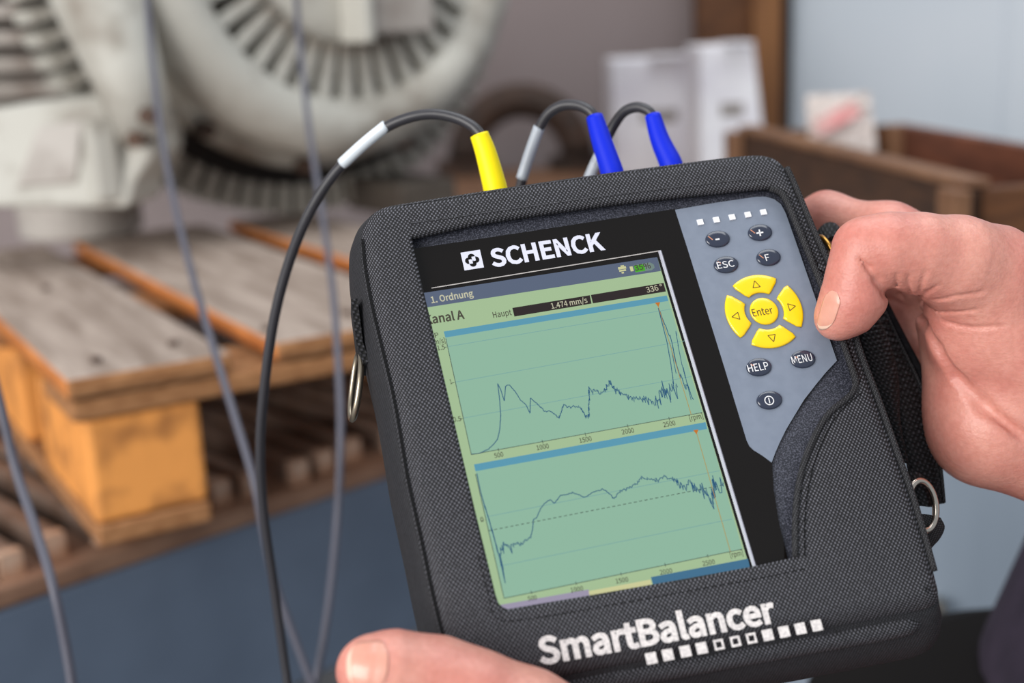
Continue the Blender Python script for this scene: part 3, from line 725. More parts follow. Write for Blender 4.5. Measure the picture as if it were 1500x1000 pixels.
T1 = zoomed(640, 540, .30667, [(165, 408), (205, 403), (245, 385), (270, 362), (290, 335), (300, 290), (305, 225), (299, 140), (290, 70), (305, 100), (322, 155), (328, 82), (345, 76), (375, 110), (400, 150), (425, 170), (445, 213), (447, 140), (462, 152), (490, 178), (515, 205), (540, 200), (585, 235), (605, 168), (625, 182), (660, 180), (690, 190), (715, 235), (725, 222), (728, 98), (760, 110), (800, 112), (825, 65), (850, 95), (880, 120), (920, 142), (960, 140), (1000, 155), (1045, 170), (1080, 110), (1110, 130), (1130, 95), (1150, 90)])
g = MB(); W2 = .00034
pline(g, noisy(T1, 520, [(690, .15), (770, .5), (820, 1.0), (860, 2.6), (900, 3.2), (950, 4.2), (975, 6.5), (995, 9)]), W2, HT)
pline(g, noisy([(988, 575), (984, 540), (978, 505), (964, 450), (984, 500), (992, 540), (1003, 560), (1016, 584)], 70, [(960, 1.5), (990, 5), (1020, 9)]), W2, HT)
pline(g, noisy([(966, 456), (983, 508), (990, 545)], 12, [(960, 1), (1000, 4)]), W2*.8, HT)
pline(g, noisy([(990, 485), (998, 530), (1010, 575)], 18, [(960, 3), (1020, 7)]), W2*.8, HT)
g.build('trace', M['lcd_trace'], scr)
T2 = zoomed(680, 680, .29333, [(62, 40), (72, 90), (85, 150), (105, 215), (140, 330), (158, 400), (172, 450), (185, 500), (200, 570), (190, 500), (178, 450), (190, 425), (205, 405), (230, 412), (255, 402), (280, 406), (300, 385), (330, 362), (340, 335), (345, 275), (362, 266), (380, 222), (400, 195), (430, 175), (450, 195), (480, 155), (500, 152), (540, 140), (570, 150), (600, 166), (640, 140), (690, 122), (720, 143), (748, 172), (770, 140), (800, 125), (850, 105), (885, 68), (920, 75), (970, 75), (1000, 62), (1050, 75), (1075, 108), (1130, 90), (1160, 130), (1200, 140), (1240, 190), (1248, 92), (1270, 112), (1295, 100)])
g = MB(); pline(g, noisy(T2, 620, [(690, 1.2), (728, 4.5), (742, 4.5), (765, 2), (785, .4), (860, .6), (960, 1.6), (1000, 4), (1040, 7), (1062, 8)]), W2, HT); g.build('trace', M['lcd_trace'], scr)
g = MB(); pline(g, [(964.5, 449), (1012.5, 607)], .00026, HT+.00005); pline(g, [(1020.5, 634), (1070, 808)], .00026, HT+.00005); g.build('cursor_line', M['lcd_cursor'], scr)
for x, y in ((963.5, 446.5), (1019.5, 633)):
    sub('cursor_marker', [(x-4, y-3.2), (x+3.6, y-4.2), (x+1, y+3)], M['lcd_orange'], .0003)

# =================================================================== CARRYING CASE
case = empty('carrying_case', matrix=DEV)
tag(case, 'black woven nylon carrying case with printed white lettering round the measuring instrument', 'carrying case')
OUT = [(529, 347), (533, 327), (545, 309), (562, 300), (582, 296.5), (700, 278), (800, 263), (900, 249), (1000, 236), (1080, 226), (1115, 224), (1137, 229), (1152, 243), (1165, 272), (1190, 332), (1215, 388),
       (1240, 452), (1262, 520), (1285, 580), (1310, 650), (1335, 720), (1360, 800), (1377, 862), (1380, 878), (1368, 889), (1200, 921), (1000, 956), (850, 983), (720, 1008), (690, 1010), (672, 1000), (655, 965), (645, 929), (630, 867), (618, 809), (606, 755), (594, 700), (583, 634), (572, 575), (553, 495), (541, 444), (531, 386)]
HO = .0022
outL = resample([dev(x, y, HO) for x, y in OUT], .0022, True)
for _ in range(3): outL = [(outL[i-1]+outL[i]*2+outL[(i+1) % len(outL)])/4 for i in range(len(outL))]
# front panel with a window
bm = bmesh.new()
def loop(P): 
    vs = [bm.verts.new(p) for p in P]; return vs, [bm.edges.new((vs[i], vs[(i+1) % len(vs)])) for i in range(len(vs))]
def bridge(A, B_):
    for i in range(len(A)): k = (i+1) % len(A); bm.faces.new((A[i], A[k], B_[k], B_[i]))
o0 = [loop(at_h(offset2d(outL, d), h))[0] for d, h in ((-.0075, HR+.0012), (-.0045, HR+.0006), (-.002, HO+.0006), (-.0004, HO-.0012), (0, HO-.0030))]
for a, b in zip(o0, o0[1:]): bridge(a, b)
i0 = [loop(at_h(offset2d(openL, d), h))[0] for d, h in ((.0022, HR+.0010), (.0009, HR+.0008), (0, HR), (-.0001, HR-.0012), (.0009, .0002), (.003, .0003))]
for a, b in zip(i0, i0[1:]): bridge(a, b)
def eloop(vs): return [bm.edges.get((vs[i], vs[(i+1) % len(vs)])) for i in range(len(vs))]
fill = bmesh.ops.triangle_fill(bm, use_beauty=True, use_dissolve=False, edges=eloop(o0[0])+eloop(i0[0]))
bmesh.ops.recalc_face_normals(bm, faces=bm.faces)
me = bpy.data.meshes.new('front_panel'); bm.to_mesh(me); bm.free()
if sum(p.normal.z*p.area for p in me.polygons) < 0: me.flip_normals()
link('front_panel', me, M['fabric'], case, smooth=True)
# padded side wall and back
prof = [(-.001, HO-.0030), (.0006, HO-.0036), (.0022, -.006), (.0040, -.011), (.0052, -.019), (.0052, -.027), (.0040, -.035), (.001, -.041), (-.004, -.0435)]
unit = [b-a for a, b in zip(outL, offset2d(outL, 1.0))]
rings = [[Vector((p.x + u.x*d*(1 + (1.9*max(0, -u.y)**2 if d > 0 else 0)), p.y + u.y*d*(1 + (1.9*max(0, -u.y)**2 if d > 0 else 0)), h)) for p, u in zip(outL, unit)] for d, h in prof]
g = MB(); g.loft(rings, True, False); g.build('side_wall', M['fabric_side'], case, smooth=True)
g = MB(); P = rings[-1]; g.add(P, [tuple(range(len(P)))]); g.build('back_panel', M['fabric_side'], case)
# rounded welt along right edge and along the window edges
OR = [(1152, 246), (1165, 274), (1190, 334), (1215, 390), (1240, 454), (1262, 522), (1285, 582), (1310, 652), (1335, 722), (1358, 800), (1368, 836)]
g = MB(); g.tube(spline([dev(x, y, HO) for x, y in OR], 4), .0016, 8); g.build('edge_piping', M['piping'], case, smooth=True)
WI = [(1126, 275), (1140, 280), (1150, 293), (1170, 340), (1190, 388), (1215, 450), (1238, 515), (1251, 552), (1250, 569), (1237, 584), (1214, 603), (1194, 633), (1177, 673), (1167, 716), (1163, 762), (1163, 814)]
g = MB(); g.tube(spline([dev(x+2, y+1, HR+.0008) for x, y in WI], 4), .0014, 8); g.build('window_binding', M['piping'], case, smooth=True)
# rolled lower edge
g = MB(); g.tube(spline([dev(x, y, -.006) for x, y in ((700, 1024), (850, 1000), (1000, 974), (1200, 938), (1300, 920), (1352, 907))], 4), [.0046]*19 + [.003, .001], 14); g.build('lower_roll', M['fabric'], case, smooth=True)
# stitching
def stitches(px, h, m, name, step=.0028, ln=.0018, w=.00045, parent=None):
    P = resample(spline([dev(x, y, h) for x, y in px], 6), step); g = MB()
    for a, b in zip(P, P[1:]):
        d = (b-a); 
        if d.length < 1e-6: continue
        d.normalize(); q = Vector((-d.y, d.x, 0)); g.box((a+b)/2, (ln, w, .0005), (d, q, Vector((0, 0, 1))))
    o = g.build(name, m, parent or case); o['kind'] = 'stuff'; return o
stitches([(600, 327), (700, 313), (800, 299), (900, 285), (1000, 273), (1100, 262), (1128, 261)], HR+.0012, M['thread_light'], 'stitching')
stitches([(531, 350), (534, 386), (544, 444), (556, 495), (575, 575), (586, 634), (597, 700), (609, 755), (621, 809), (633, 867), (648, 929)], HO+.0004, M['thread'], 'stitching', .0022, .0021, .0011)
stitches([(700, 812), (716, 872), (726, 906), (760, 908), (850, 894), (1000, 867), (1105, 848), (1180, 833)], HR+.0009, M['thread'], 'stitching', .0034, .0022, .0004)
stitches([(1262, 575), (1236, 597), (1215, 625), (1196, 668), (1184, 715), (1179, 762), (1179, 815)], HR+.0012, M['thread'], 'stitching', .0024, .0018, .0004)
stitches([(590, 300), (700, 283), (800, 268), (900, 254), (1000, 241), (1100, 231)], HO+.0012, M['thread_light'], 'stitching', .0022, .0014, .0005)
# printed lettering and squares
HPR = HR + .0016
letters('SmartBalancer', (791.5, 972.5), (1139.5, 909.5), 36.5, HPR, M['print_white'], case, 'printed_lettering', .044)
def px_square(cx, cy, s, h, hollow):
    c = dev(cx, cy, h); a = (dev(1200, 915, h)-dev(950, 963, h)).normalized(); b = Vector((-a.y, a.x, 0)); s = s/2; g = MB()
    if hollow:
        t = s*.55
        O = [c+a*x*s+b*y*s for x, y in ((-1, -1), (1, -1), (1, 1), (-1, 1))]; I = [c+a*x*t+b*y*t for x, y in ((-1, -1), (1, -1), (1, 1), (-1, 1))]
        g.add(O+I, [(i, (i+1) % 4, 4+(i+1) % 4, 4+i) for i in range(4)])
    else: g.add([c+a*x*s+b*y*s for x, y in ((-1, -1), (1, -1), (1, 1), (-1, 1))], [(0, 1, 2, 3)])
    return g.build('printed_square', M['print_white'], case)
for k, (x, y) in enumerate(zoomed(780, 820, .42667, [(408, 337), (465, 325), (525, 313), (581, 302), (640, 290), (697, 279), (752, 268), (808, 257), (864, 246), (920, 235), (976, 224)])):
    px_square(x, y, .0043 if k not in (4, 5, 6) else .0040, HPR, k in (4, 5, 6))
# left D-ring on a stitched tab
ln_ = w2d(at(519, 565, .552)); 
tb = MB(); A = [w2d(at(x, y, .549)) for x, y in ((518, 448), (522, 480), (526, 512), (536, 540))]
tb.loft([[p+Vector((-.0012, 0, .007)), p+Vector((.0016, 0, .007)), p+Vector((.0016, 0, -.008)), p+Vector((-.0012, 0, -.008))] for p in A], True, True); lt = tb.build('ring_tab', M['webbing'], case)
e1 = w2d(at(527, 515, .552)); e2 = w2d(at(516, 614, .546)); ce = (e1+e2)/2; ax1 = (e2-e1).normalized(); ax2 = (Vector((.25, 0.05, 1)) - ax1*ax1.z).normalized()
g = MB(); g.ring(ce, (e2-e1).length/2, .0014, (ax1, (ax2-ax1*ax2.dot(ax1)).normalized()), 36, 10, sy=.5); g.build('d_ring', M['bronze_wire'], case, smooth=True)
# right tab and D-ring
def band(name, left, right, th, m, bulge=.002, ribs=0):
    """webbing between two edge paths given as pixel + depth"""
    per_ = 36 if ribs else 6; A = spline([w2d(at(*q)) for q in left], per_); B_ = spline([w2d(at(*q)) for q in right], per_); n = min(len(A), len(B_)); k = 6; rings = []
    for i in range(n):
        a, b = A[i], B_[i]; t = (A[min(i+1, n-1)]-A[max(i-1, 0)]).normalized(); w = (b-a).normalized(); nn = t.cross(w).normalized()
        if nn.z < 0: nn = -nn
        top = [a.lerp(b, j/k) + nn*(bulge*math.sin(math.pi*j/k) + (.00045*math.sin(2*math.pi*i*ribs/n) if ribs and 0 < j < k else 0)) for j in range(k+1)]
        rings.append(top + [p - nn*th for p in reversed(top)])
    g = MB(); g.loft(rings, True, True); return g.build(name, m, case, smooth=bool(ribs))
band('hand_strap', [(1255, 460, .586), (1268, 520, .584), (1282, 570, .582), (1300, 620, .580), (1318, 680, .578)], [(1284, 455, .592), (1307, 512, .590), (1317, 560, .587), (1319, 618, .583), (1328, 678, .580)], .002, M['webbing'], .003, 34)
pad = band('strap_pad', [(1258, 430, .602), (1288, 500, .598), (1310, 570, .594), (1326, 640, .589), (1338, 700, .585), (1342, 729, .583)], [(1284, 425, .610), (1318, 500, .606), (1350, 566, .602), (1372, 632, .597), (1380, 692, .593), (1384, 737, .591)], .003, M['webbing'], .0015, 36)
for k in range(3):
    off = (0, 6, 12)[k]
    e = [(1283-off, 427, .6085), (1317-off, 500, .6045), (1349-off, 566, .6005), (1371-off, 632, .5955), (1379-off, 692, .5915), (1383-off, 736, .5895)]
    g = MB(); g.tube(spline([w2d(at(*q)) for q in e], 5), .0008, 6); g.build('strap_edge_cord', M['piping'], case, smooth=True)
band('strap_lining', [(1286, 425, .612), (1322, 500, .608), (1353, 562, .604), (1376, 626, .599), (1384, 672, .597)], [(1292, 425, .616), (1330, 498, .612), (1361, 558, .608), (1384, 622, .603), (1390, 674, .601)], .004, M['velcro'], .001)
band('strap_loop', [(1192, 352, .602), (1200, 334, .604), (1214, 325, .606), (1228, 330, .606), (1238, 352, .602)], [(1204, 392, .592), (1210, 356, .594), (1218, 346, .596), (1226, 350, .596), (1230, 380, .592)], .003, M['webbing'], .001)
band('ring_tab', [(1338, 752, .566), (1346, 766, .565), (1352, 790, .566), (1352, 806, .568)], [(1378, 758, .570), (1384, 772, .570), (1376, 790, .570), (1360, 806, .570)], .003, M['piping'], .0015)
band('ring_tab', [(1322, 690, .572), (1330, 710, .570), (1340, 740, .569)], [(1352, 696, .574), (1362, 716, .572), (1366, 742, .571)], .003, M['webbing'], .002)
ax1 = (w2d(at(1356, 777, .564)) - w2d(at(1346, 704, .566))); RR = ax1.length/2; ce = (w2d(at(1356, 777, .564)) + w2d(at(1346, 704, .566)))/2; ax1.normalize()
ax2 = Vector((1, 0, -.25)); ax2 = (ax2-ax1*ax2.dot(ax1)).normalized()
g = MB(); g.ring(ce, RR, .0016, (ax1, ax2), 40, 10, sy=.68); g.build('d_ring', M['steel'], case, smooth=True)
g = MB(); ce = w2d(at(1214, 372, .588)); g.ring(ce, .0085, .0012, (Vector((.2, -.97, 0)).normalized(), Vector((.3, 0, -.95)).normalized()), 30, 8); g.build('d_ring', M['brass'], case, smooth=True)

# =================================================================== CABLES
def cable(name, label, px, r, m, group=None, per=10):
    P = spline([at(x, y, z) for x, y, z in px], per); o = empty(name, P[0]); tag(o, label, 'cable', group)
    g = MB(); g.tube([p-P[0] for p in P], r, 10); g.build('jacket', m, o, smooth=True); return o, P[0]
def along(o, base, px, r, m, name, per=8, rs=None):
    P = [p-base for p in spline([at(x, y, z) for x, y, z in px], per)]
    rr = r if rs is None else [float(np.interp(i/(len(P)-1), np.linspace(0, 1, len(rs)), rs)) for i in range(len(P))]
    g = MB(); g.tube(P, rr, 16); return g.build(name, m, o, smooth=True)
c, b = cable('signal_cable', 'black cable with yellow plug boot arching over the case and hanging down left', [(706, 200, .603), (692, 185, .604), (668, 173, .606), (635, 167, .608), (600, 172, .610), (563, 188, .613), (525, 218, .617), (484, 262, .624), (450, 318, .632), (423, 385, .642), (402, 465, .652), (388, 560, .664), (381, 650, .676), (385, 740, .690), (400, 850, .705), (414, 950, .715), (425, 1040, .72), (440, 1250, .73), (470, 1600, .74)], .0026, M['cable'], 'cables plugged into the instrument')
along(c, b, [(702, 197, .602), (712, 225, .602), (724, 270, .602), (730, 296, .602)], .006, M['yellow_plastic'], 'yellow_boot', rs=[.0044, .0050, .0056, .0058])
along(c, b, [(566, 184, .6125), (534, 210, .6155), (501, 240, .6205)], .0029, M['sleeve'], 'cable_label')
c, b = cable('signal_cable', 'black cable with blue plug boot, nearer the yellow one', [(872, 172, .622), (862, 161, .623), (845, 154, .626), (822, 155, .630), (802, 168, .634), (788, 192, .638), (776, 225, .642), (765, 262, .646), (752, 330, .655), (740, 420, .67), (730, 520, .69)], .0026, M['cable'], 'cables plugged into the instrument')
along(c, b, [(871, 171, .622), (881, 205, .619), (896, 250, .615), (902, 275, .613)], .005, M['blue_plastic'], 'blue_boot', rs=[.0042, .0050, .0056, .0056])
along(c, b, [(790, 186, .6375), (777, 222, .6415), (764, 262, .6455)], .0029, M['sleeve_clear'], 'cable_label')
c, b = cable('signal_cable', 'black cable with blue plug boot, furthest right on the case', [(957, 170, .630), (948, 161, .631), (932, 157, .634), (914, 164, .638), (899, 184, .642), (884, 215, .646), (868, 250, .650), (850, 320, .66), (840, 420, .675), (832, 520, .69)], .0026, M['cable'], 'cables plugged into the instrument')
along(c, b, [(956, 169, .630), (967, 205, .627), (982, 238, .624), (990, 262, .622)], .005, M['blue_plastic'], 'blue_boot', rs=[.0040, .0048, .0056, .0056])
along(c, b, [(886, 212, .6455), (872, 240, .649), (860, 268, .652)], .0029, M['sleeve_clear'], 'cable_label')
cable('hanging_cable', 'blurred grey cable hanging in front of the blower, left of the black cable', [(213, -40, 1.2), (217, 20, 1.2), (224, 100, 1.18), (237, 200, 1.15), (256, 300, 1.1), (281, 400, 1.03), (310, 500, .96), (344, 610, .92), (371, 700, .90), (385, 770, .90), (402, 850, .90), (430, 930, .90), (470, 1040, .90), (520, 1200, .90), (560, 1600, .90)], .0029, M['cable_grey'], 'hanging grey cables')
cable('hanging_cable', 'blurred grey cable hanging down close beside the case', [(432, -40, 1.25), (438, 50, 1.25), (452, 180, 1.2), (470, 300, 1.15), (487, 420, 1.05), (496, 540, .98), (499, 640, .95), (494, 760, .95), (482, 880, .93), (468, 970, .92), (455, 1040, .92), (440, 1200, .92), (440, 1600, .92)], .0029, M['cable_grey'], 'hanging grey cables')
cable('hanging_cable', 'blurred grey cable at the far left crossing pallet and bench', [(-30, 480, .84), (0, 590, .84), (24, 690, .84), (54, 780, .82), (78, 860, .80), (97, 950, .80), (110, 1040, .80), (125, 1200, .80), (135, 1600, .80)], .0032, M['cable_grey'], 'hanging grey cables')

# =================================================================== PERSON: two arms and hands, dark clothing
def camv(px, py, z): return np.array([(px-750)/F_PX*z, (py-500)/F_PX*z, z])        # millimetre viewing frame
class SDF:
    def __init__(s): s.p = []
    def cap(s, a, b, k=6.0, sub=False):
        s.p.append(('c', camv(*a[:3]), a[3], camv(*b[:3]), b[3], k, sub)); return s
    def chain(s, pts, k=6.0):
        for a, b in zip(pts, pts[1:]): s.cap(a, b, k)
        return s
    def ell(s, c, rad, axes, k=8.0):
        s.p.append(('e', camv(*c), np.array(rad), np.array(axes), None, k, False)); return s
    def bounds(s):
        lo, hi = [], []
        for q in s.p:
            if q[6]: continue
            if q[0] == 'c': lo += [q[1]-q[2], q[3]-q[4]]; hi += [q[1]+q[2], q[3]+q[4]]
            else: lo.append(q[1]-max(q[2])); hi.append(q[1]+max(q[2]))
        return np.min(lo, 0)-6, np.max(hi, 0)+6
    def __call__(s, P):
        F = np.full(len(P), 1e3)
        for q in s.p:
            if q[0] == 'c':
                _, a, ra, b, rb, k, sb = q; ab = b-a; t = np.clip(((P-a)@ab)/max(1e-9, ab@ab), 0, 1)
                d = np.linalg.norm(P-a-t[:, None]*ab, axis=1) - (ra+(rb-ra)*t)
            else:
                _, c, r, A, _, k, sb = q; L = (P-c)@A.T; k0 = np.linalg.norm(L/r, axis=1); k1 = np.linalg.norm(L/(r*r), axis=1)
                d = k0*(k0-1)/np.maximum(k1, 1e-9)
            if sb:
                h = np.clip(.5 - .5*(F+d)/k, 0, 1); F = F*(1-h) + (-d)*h + k*h*(1-h)
            else:
                h = np.clip(.5+.5*(F-d)/k, 0, 1); F = F*(1-h)+d*h - k*h*(1-h)
        return F
    def grad(s, P, e=.3):
        G = np.stack([s(P+np.eye(3)[i]*e)-s(P-np.eye(3)[i]*e) for i in range(3)], 1); return G/np.maximum(1e-9, np.linalg.norm(G, axis=1))[:, None]
def surface(sdf, h):
    lo, hi = sdf.bounds(); cs = 4
    n = np.ceil((hi-lo)/(h*cs)).astype(int)+1; N_ = n*cs
    ci = np.stack(np.meshgrid(*[np.arange(k) for k in n], indexing='ij'), -1).reshape(-1, 3)
    Fc = sdf(lo + (ci+.5-.5/cs)*h*cs).reshape(n)
    need = np.abs(Fc) < h*cs*1.9
    F = np.repeat(np.repeat(np.repeat(Fc, cs, 0), cs, 1), cs, 2); mk = np.repeat(np.repeat(np.repeat(need, cs, 0), cs, 1), cs, 2)
    idx = np.argwhere(mk); F[mk] = sdf(lo + idx*h)
    I = F < 0
    c8 = [(i, j, k) for i in (0, 1) for j in (0, 1) for k in (0, 1)]
    sl = lambda A, o: A[o[0]:A.shape[0]-1+o[0], o[1]:A.shape[1]-1+o[1], o[2]:A.shape[2]-1+o[2]]
    cnt = sum(sl(I, o).astype(np.int8) for o in c8); act = (cnt > 0) & (cnt < 8)
    cells = np.argwhere(act); vid = -np.ones(act.shape, int); vid[act] = np.arange(len(cells))
    V = np.zeros((len(cells), 3)); W = np.zeros(len(cells))
    for a in c8:
        for ax in range(3):
            if a[ax]: continue
            b = list(a); b[ax] = 1
            fa_ = F[tuple((cells+a).T)]; fb_ = F[tuple((cells+b).T)]; cr_s = (fa_ < 0) != (fb_ < 0)
            t = np.where(cr_s, fa_/np.where(fa_ == fb_, 1, fa_-fb_), 0); P = np.array(a)[None].repeat(len(cells), 0).astype(float); P[:, ax] += t
            V[cr_s] += P[cr_s]; W[cr_s] += 1
    V = lo + (cells + V/np.maximum(W, 1)[:, None])*h
    # settle on the true surface
    for _ in range(2): V = V - sdf(V)[:, None]*sdf.grad(V)*.9
    Q = []
    for ax in range(3):
        sh_ = [slice(None)]*3; s2 = [slice(None)]*3; sh_[ax] = slice(0, -1); s2[ax] = slice(1, None)
        d = I[tuple(sh_)] != I[tuple(s2)]; e = np.argwhere(d); u, w = [(1, 2), (2, 0), (0, 1)][ax]
        ok = (e[:, u] > 0) & (e[:, w] > 0) & (e[:, u] < F.shape[u]-1) & (e[:, w] < F.shape[w]-1); e = e[ok]
        q = []
        for du, dw in ((-1, -1), (0, -1), (0, 0), (-1, 0)):
            c = e.copy(); c[:, u] += du; c[:, w] += dw; q.append(vid[tuple(c.T)])
        q = np.stack(q, 1); fl = I[tuple(e.T)]; q[~fl] = q[~fl][:, ::-1]; Q.append(q)
    Q = np.concatenate(Q); Q = Q[(Q >= 0).all(1)]
    return V, Q
BASE_P = Vector((.42, .78, 0))
def np2w(V, base): 
    A = np.array([CR, -CU, CF]); return (V/1000)@A + np.array(CL) - np.array(base)
per = empty('person', BASE_P); tag(per, 'person in dark clothing whose two bare hands hold the black case', 'person')
def skin_mesh(name, sdf, h, mats):
    V, Q = surface(sdf, h); me = bpy.data.meshes.new(name); me.from_pydata(np2w(V, BASE_P).tolist(), [], Q.tolist()); me.update()
    bm = bmesh.new(); bm.from_mesh(me); bmesh.ops.recalc_face_normals(bm, faces=bm.faces); bm.to_mesh(me); bm.free()
    return link(name, me, mats, per, smooth=True)
def nail(sdf, quad, hand, n=(16, 20), z0=380, lift=.35):
    """quad pixel corners base-left, base-right, tip-right, tip-left; finds the skin under it and lays the nail plate on it"""
    a, b, c, d = [np.array(q, float) for q in quad]; nu, nv = n; pts = []; 
    for j in range(nv+1):
        v = j/nv
        for i in range(nu+1):
            u = i/nu; uu = 2*u-1; vv = 2*v-1
            # rounded outline
            ux = uu*math.sqrt(max(0, 1-.5*abs(vv)**5)); vx = vv*math.sqrt(max(0, 1-.42*abs(uu)**3))
            U_, V_ = (ux+1)/2, (vx+1)/2; pts.append((a*(1-U_)+b*U_)*(1-V_) + (d*(1-U_)+c*U_)*V_)
    pts = np.array(pts); D = np.stack([(pts[:, 0]-750)/F_PX, (pts[:, 1]-500)/F_PX, np.ones(len(pts))], 1)
    z = np.full(len(pts), float(z0))
    for _ in range(90): z = z + np.clip(sdf(D*z[:, None]), -3, 12)*.85
    P = D*z[:, None]; G = sdf.grad(P, .8); top = P + G*lift
    Vv = np.concatenate([top, P - G*.3]); N_ = len(pts); fs = []; mi = []
    for j in range(nv):
        for i in range(nu):
            k = j*(nu+1)+i; fs.append((k, k+1, k+nu+2, k+nu+1)); mi.append(1 if j >= nv-2 else 0)
    per_ = [i for i in range(nu+1)] + [j*(nu+1)+nu for j in range(1, nv+1)] + [nv*(nu+1)+i for i in range(nu-1, -1, -1)] + [j*(nu+1) for j in range(nv-1, 0, -1)]
    for x, y in zip(per_, per_[1:]+per_[:1]): fs.append((x, y, y+N_, x+N_)); mi.append(0)
    me = bpy.data.meshes.new('nail'); me.from_pydata(np2w(Vv, BASE_P).tolist(), [], fs); me.update(); me.polygons.foreach_set('material_index', mi)
    bm = bmesh.new(); bm.from_mesh(me); bmesh.ops.recalc_face_normals(bm, faces=bm.faces); bm.to_mesh(me); bm.free()
    return link('nail', me, None, hand, smooth=True, mats=[M['nail'], M['nail_edge']])

R = SDF()
# palm and thenar
R.ell((1465, 480, 574), (33, 30, 24), np.eye(3), 8)
R.cap((1440, 420, 566, 24), (1540, 520, 580, 34), 10)
R.cap((1452, 618, 588, 27), (1560, 640, 594, 31), 12)
R.cap((1400, 470, 600, 18), (1450, 618, 592, 27), 14)
R.cap((1540, 520, 582, 34), (1660, 600, 596, 32), 14)
R.chain([(1560, 640, 594, 31), (1680, 620, 600, 31), (1900, 690, 610, 40), (2150, 780, 625, 46)], 14)
# four fingers behind the case
R.chain([(1415, 392, 602, 17), (1304, 338, 617, 12.2), (1210, 318, 640, 11.2), (1130, 352, 652, 9.5), (1075, 400, 650, 8.5)], 9)
R.chain([(1425, 430, 612, 17), (1290, 392, 646, 11.5), (1180, 420, 660, 10.5), (1095, 462, 650, 9)], 8)
R.chain([(1430, 500, 616, 17), (1310, 478, 648, 11), (1195, 492, 658, 10), (1115, 520, 646, 8.6)], 8)
R.chain([(1440, 570, 612, 16), (1335, 556, 640, 10), (1240, 562, 650, 9), (1170, 580, 640, 7.8)], 8)
# thumb
R.chain([(1448, 405, 562, 23.5), (1400, 385, 554, 19.5), (1345, 371, 548, 16.3), (1300, 364, 545, 14.2), (1266, 364, 546, 12.6)], 6)
R.chain([(1264, 364, 546, 12.2), (1256, 400, 547, 12.2), (1252, 432, 549, 13.2), (1238, 454, 550, 11.8), (1224, 468, 551, 8.6)], 4)
# creases laid on the skin
def crease(sdf, px, r, deep, k, z0):
    base = list(sdf.p); tmp = SDF(); tmp.p = base; zz = []
    D = np.array([[(x-750)/F_PX, (y-500)/F_PX, 1.0] for x, y in px]); z = np.full(len(px), float(z0))
    for _ in range(90): z = z + np.clip(tmp(D*z[:, None]), -3, 10)*.85
    rs = r if isinstance(r, (list, tuple)) else [r]*len(px)
    return [((px[i][0], px[i][1], z[i]-rs[i]+deep, rs[i]), (px[i+1][0], px[i+1][1], z[i+1]-rs[i+1]+deep, rs[i+1]), k) for i in range(len(px)-1)]
CR_ = []
for px, r, deep, k in (([(1258, 378), (1272, 392), (1285, 410), (1298, 428)], [.1, .5, 1.2, 2.0], 1.3, 2.5), ([(1300, 430), (1318, 434), (1332, 432), (1346, 436)], [1.6, 1.2, 1.2, 1.4], 1.2, 2.5),
                       ([(1349, 435), (1358, 428), (1372, 418)], [.5, .5, .2], .6, 1.8), ([(1334, 432), (1330, 418), (1331, 404)], .6, .6, 1.2), ([(1318, 432), (1313, 416), (1313, 402)], .6, .6, 1.2), ([(1346, 432), (1350, 414), (1356, 398)], .6, .5, 1.2),
                       ([(1345, 448), (1356, 478), (1372, 510), (1400, 552), (1440, 594), (1500, 640)], [1.2, 1.5, 1.8, 2.0, 2.0, 1.6], 1.9, 4), ([(1372, 440), (1400, 434), (1440, 428)], .6, .35, 1.5), ([(1360, 452), (1392, 458), (1430, 454)], .6, .3, 1.5), ([(1380, 470), (1420, 480), (1470, 478)], .6, .3, 1.5)):
    CR_ += crease(R, px, r, deep, k, 480)
for a, b, k in CR_: R.cap(a, b, k, True)
right = skin_mesh('right_hand', R, 1.25, M['skin'])
nail(R, ((1212, 421), (1235, 433), (1219, 481), (1193, 484)), right, z0=500)

Lh = SDF()
Lh.chain([(540, 981, 458, 11.6), (575, 985, 460, 13.8), (640, 1001, 464, 15.6), (700, 1022, 464, 15.6), (770, 1054, 466, 17.4), (880, 1118, 474, 21), (1000, 1200, 496, 28), (1150, 1270, 520, 32), (1400, 1330, 545, 33), (1900, 1420, 580, 44)], 7)
Lh.cap((900, 1170, 520, 22), (1060, 1240, 520, 28), 10)
Lh.chain([(905, 1160, 525, 15), (860, 1100, 572, 11.5), (800, 960, 590, 10), (770, 880, 594, 8.5)], 7)
Lh.chain([(960, 1175, 540, 15), (910, 1110, 585, 11.5), (860, 970, 604, 10), (840, 880, 606, 8.6)], 7)
Lh.chain([(1020, 1190, 550, 15), (980, 1120, 590, 11), (930, 980, 610, 9.6), (915, 900, 612, 8.4)], 7)
Lh.chain([(1080, 1210, 555, 14), (1040, 1130, 590, 10), (990, 1000, 608, 9), (975, 930, 612, 7.8)], 7)
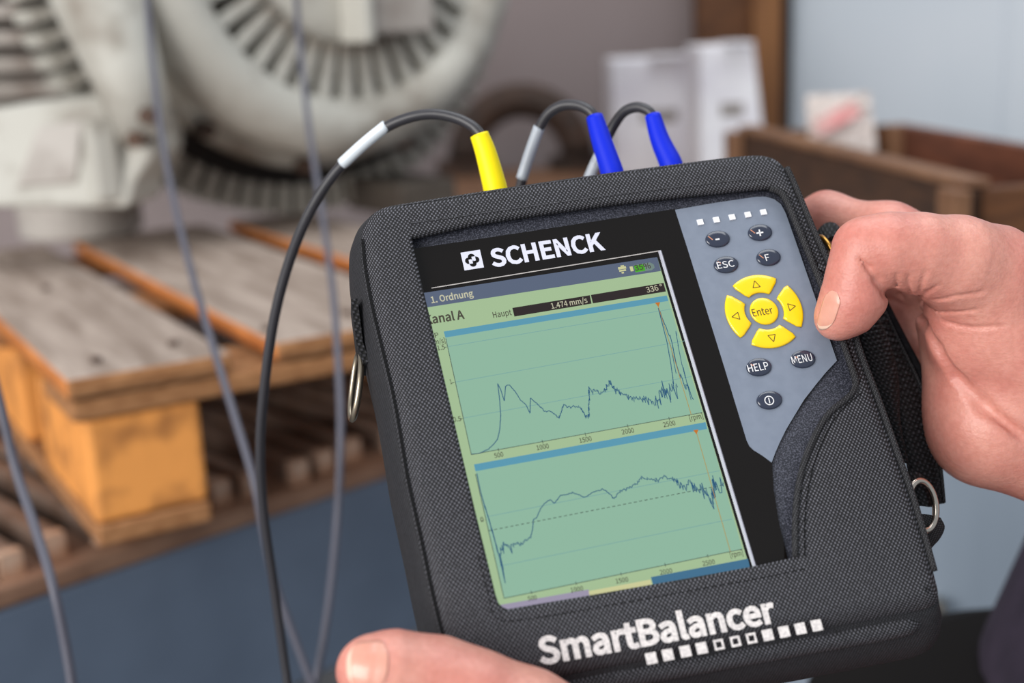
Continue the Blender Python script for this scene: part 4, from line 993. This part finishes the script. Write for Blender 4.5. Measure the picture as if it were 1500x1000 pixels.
for a, b in (((618, 952, 446, .4), (626, 990, 446, .4)), ((634, 950, 446, .3), (640, 992, 446, .3))): Lh.cap(a, b, 2, True)
left = skin_mesh('left_hand', Lh, 1.25, M['skin'])
nail(Lh, ((572, 936), (566, 1012), (508, 1008), (508, 942)), left, z0=420)

# clothing: shirt and trousers, feet on the floor
def rings_body(name, secs, m, seg=36):
    g = MB(); g.loft([[(cx+rx*math.cos(2*math.pi*k/seg), cy+ry*math.sin(2*math.pi*k/seg), z) for k in range(seg)] for cx, cy, rx, ry, z in secs], True, True)
    return g.build(name, m, per, smooth=True)
bpx, bpy_ = BASE_P.x, BASE_P.y
rings_body('shirt', [(.05, 0, .14, .12, .70), (.065, 0, .175, .15, .76), (.07, 0, .178, .15, .81), (.10, 0, .182, .15, .88), (.135, 0, .18, .15, .96), (.18, 0, .18, .14, 1.10), (.19, 0, .18, .14, 1.18), (.20, 0, .19, .12, 1.32), (.20, 0, .13, .09, 1.40), (.20, 0, .07, .06, 1.43)], M['shirt'])
rings_body('trousers', [(.03, 0, .18, .14, .62), (-.02, 0, .20, .16, .68), (-.04, 0, .20, .16, .75), (-.04, 0, .19, .15, .785), (-.02, 0, .15, .12, .80)], M['trousers'])
for sy in (-.09, .09):
    rings_body('trouser_leg', [(.03, sy, .075, .075, .04), (.03, sy, .078, .08, .4), (.03, sy, .10, .10, .66)], M['trousers'], 20)
    g = MB(); g.box((-.02, sy, .03), (.26, .09, .06)); g.build('shoe', M['shoe'], per, bevel=.02)
def sleeve(name, P, rs):
    g = MB(); PP = spline([p - BASE_P for p in P], 6); g.tube(PP, [float(np.interp(i/(len(PP)-1), np.linspace(0, 1, len(rs)), rs)) for i in range(len(PP))], 16); return g.build(name, M['shirt'], per, smooth=True)
sleeve('sleeve', [cam2w(.445, .095, .624), cam2w(.50, .10, .66), Vector((.62, .70, 1.10)), Vector((.63, .78, 1.33))], [.052, .056, .062, .075])
sleeve('sleeve', [cam2w(.37, .287, .588), cam2w(.47, .27, .62), Vector((.66, .84, 1.08)), Vector((.64, .82, 1.32))], [.052, .058, .062, .075])
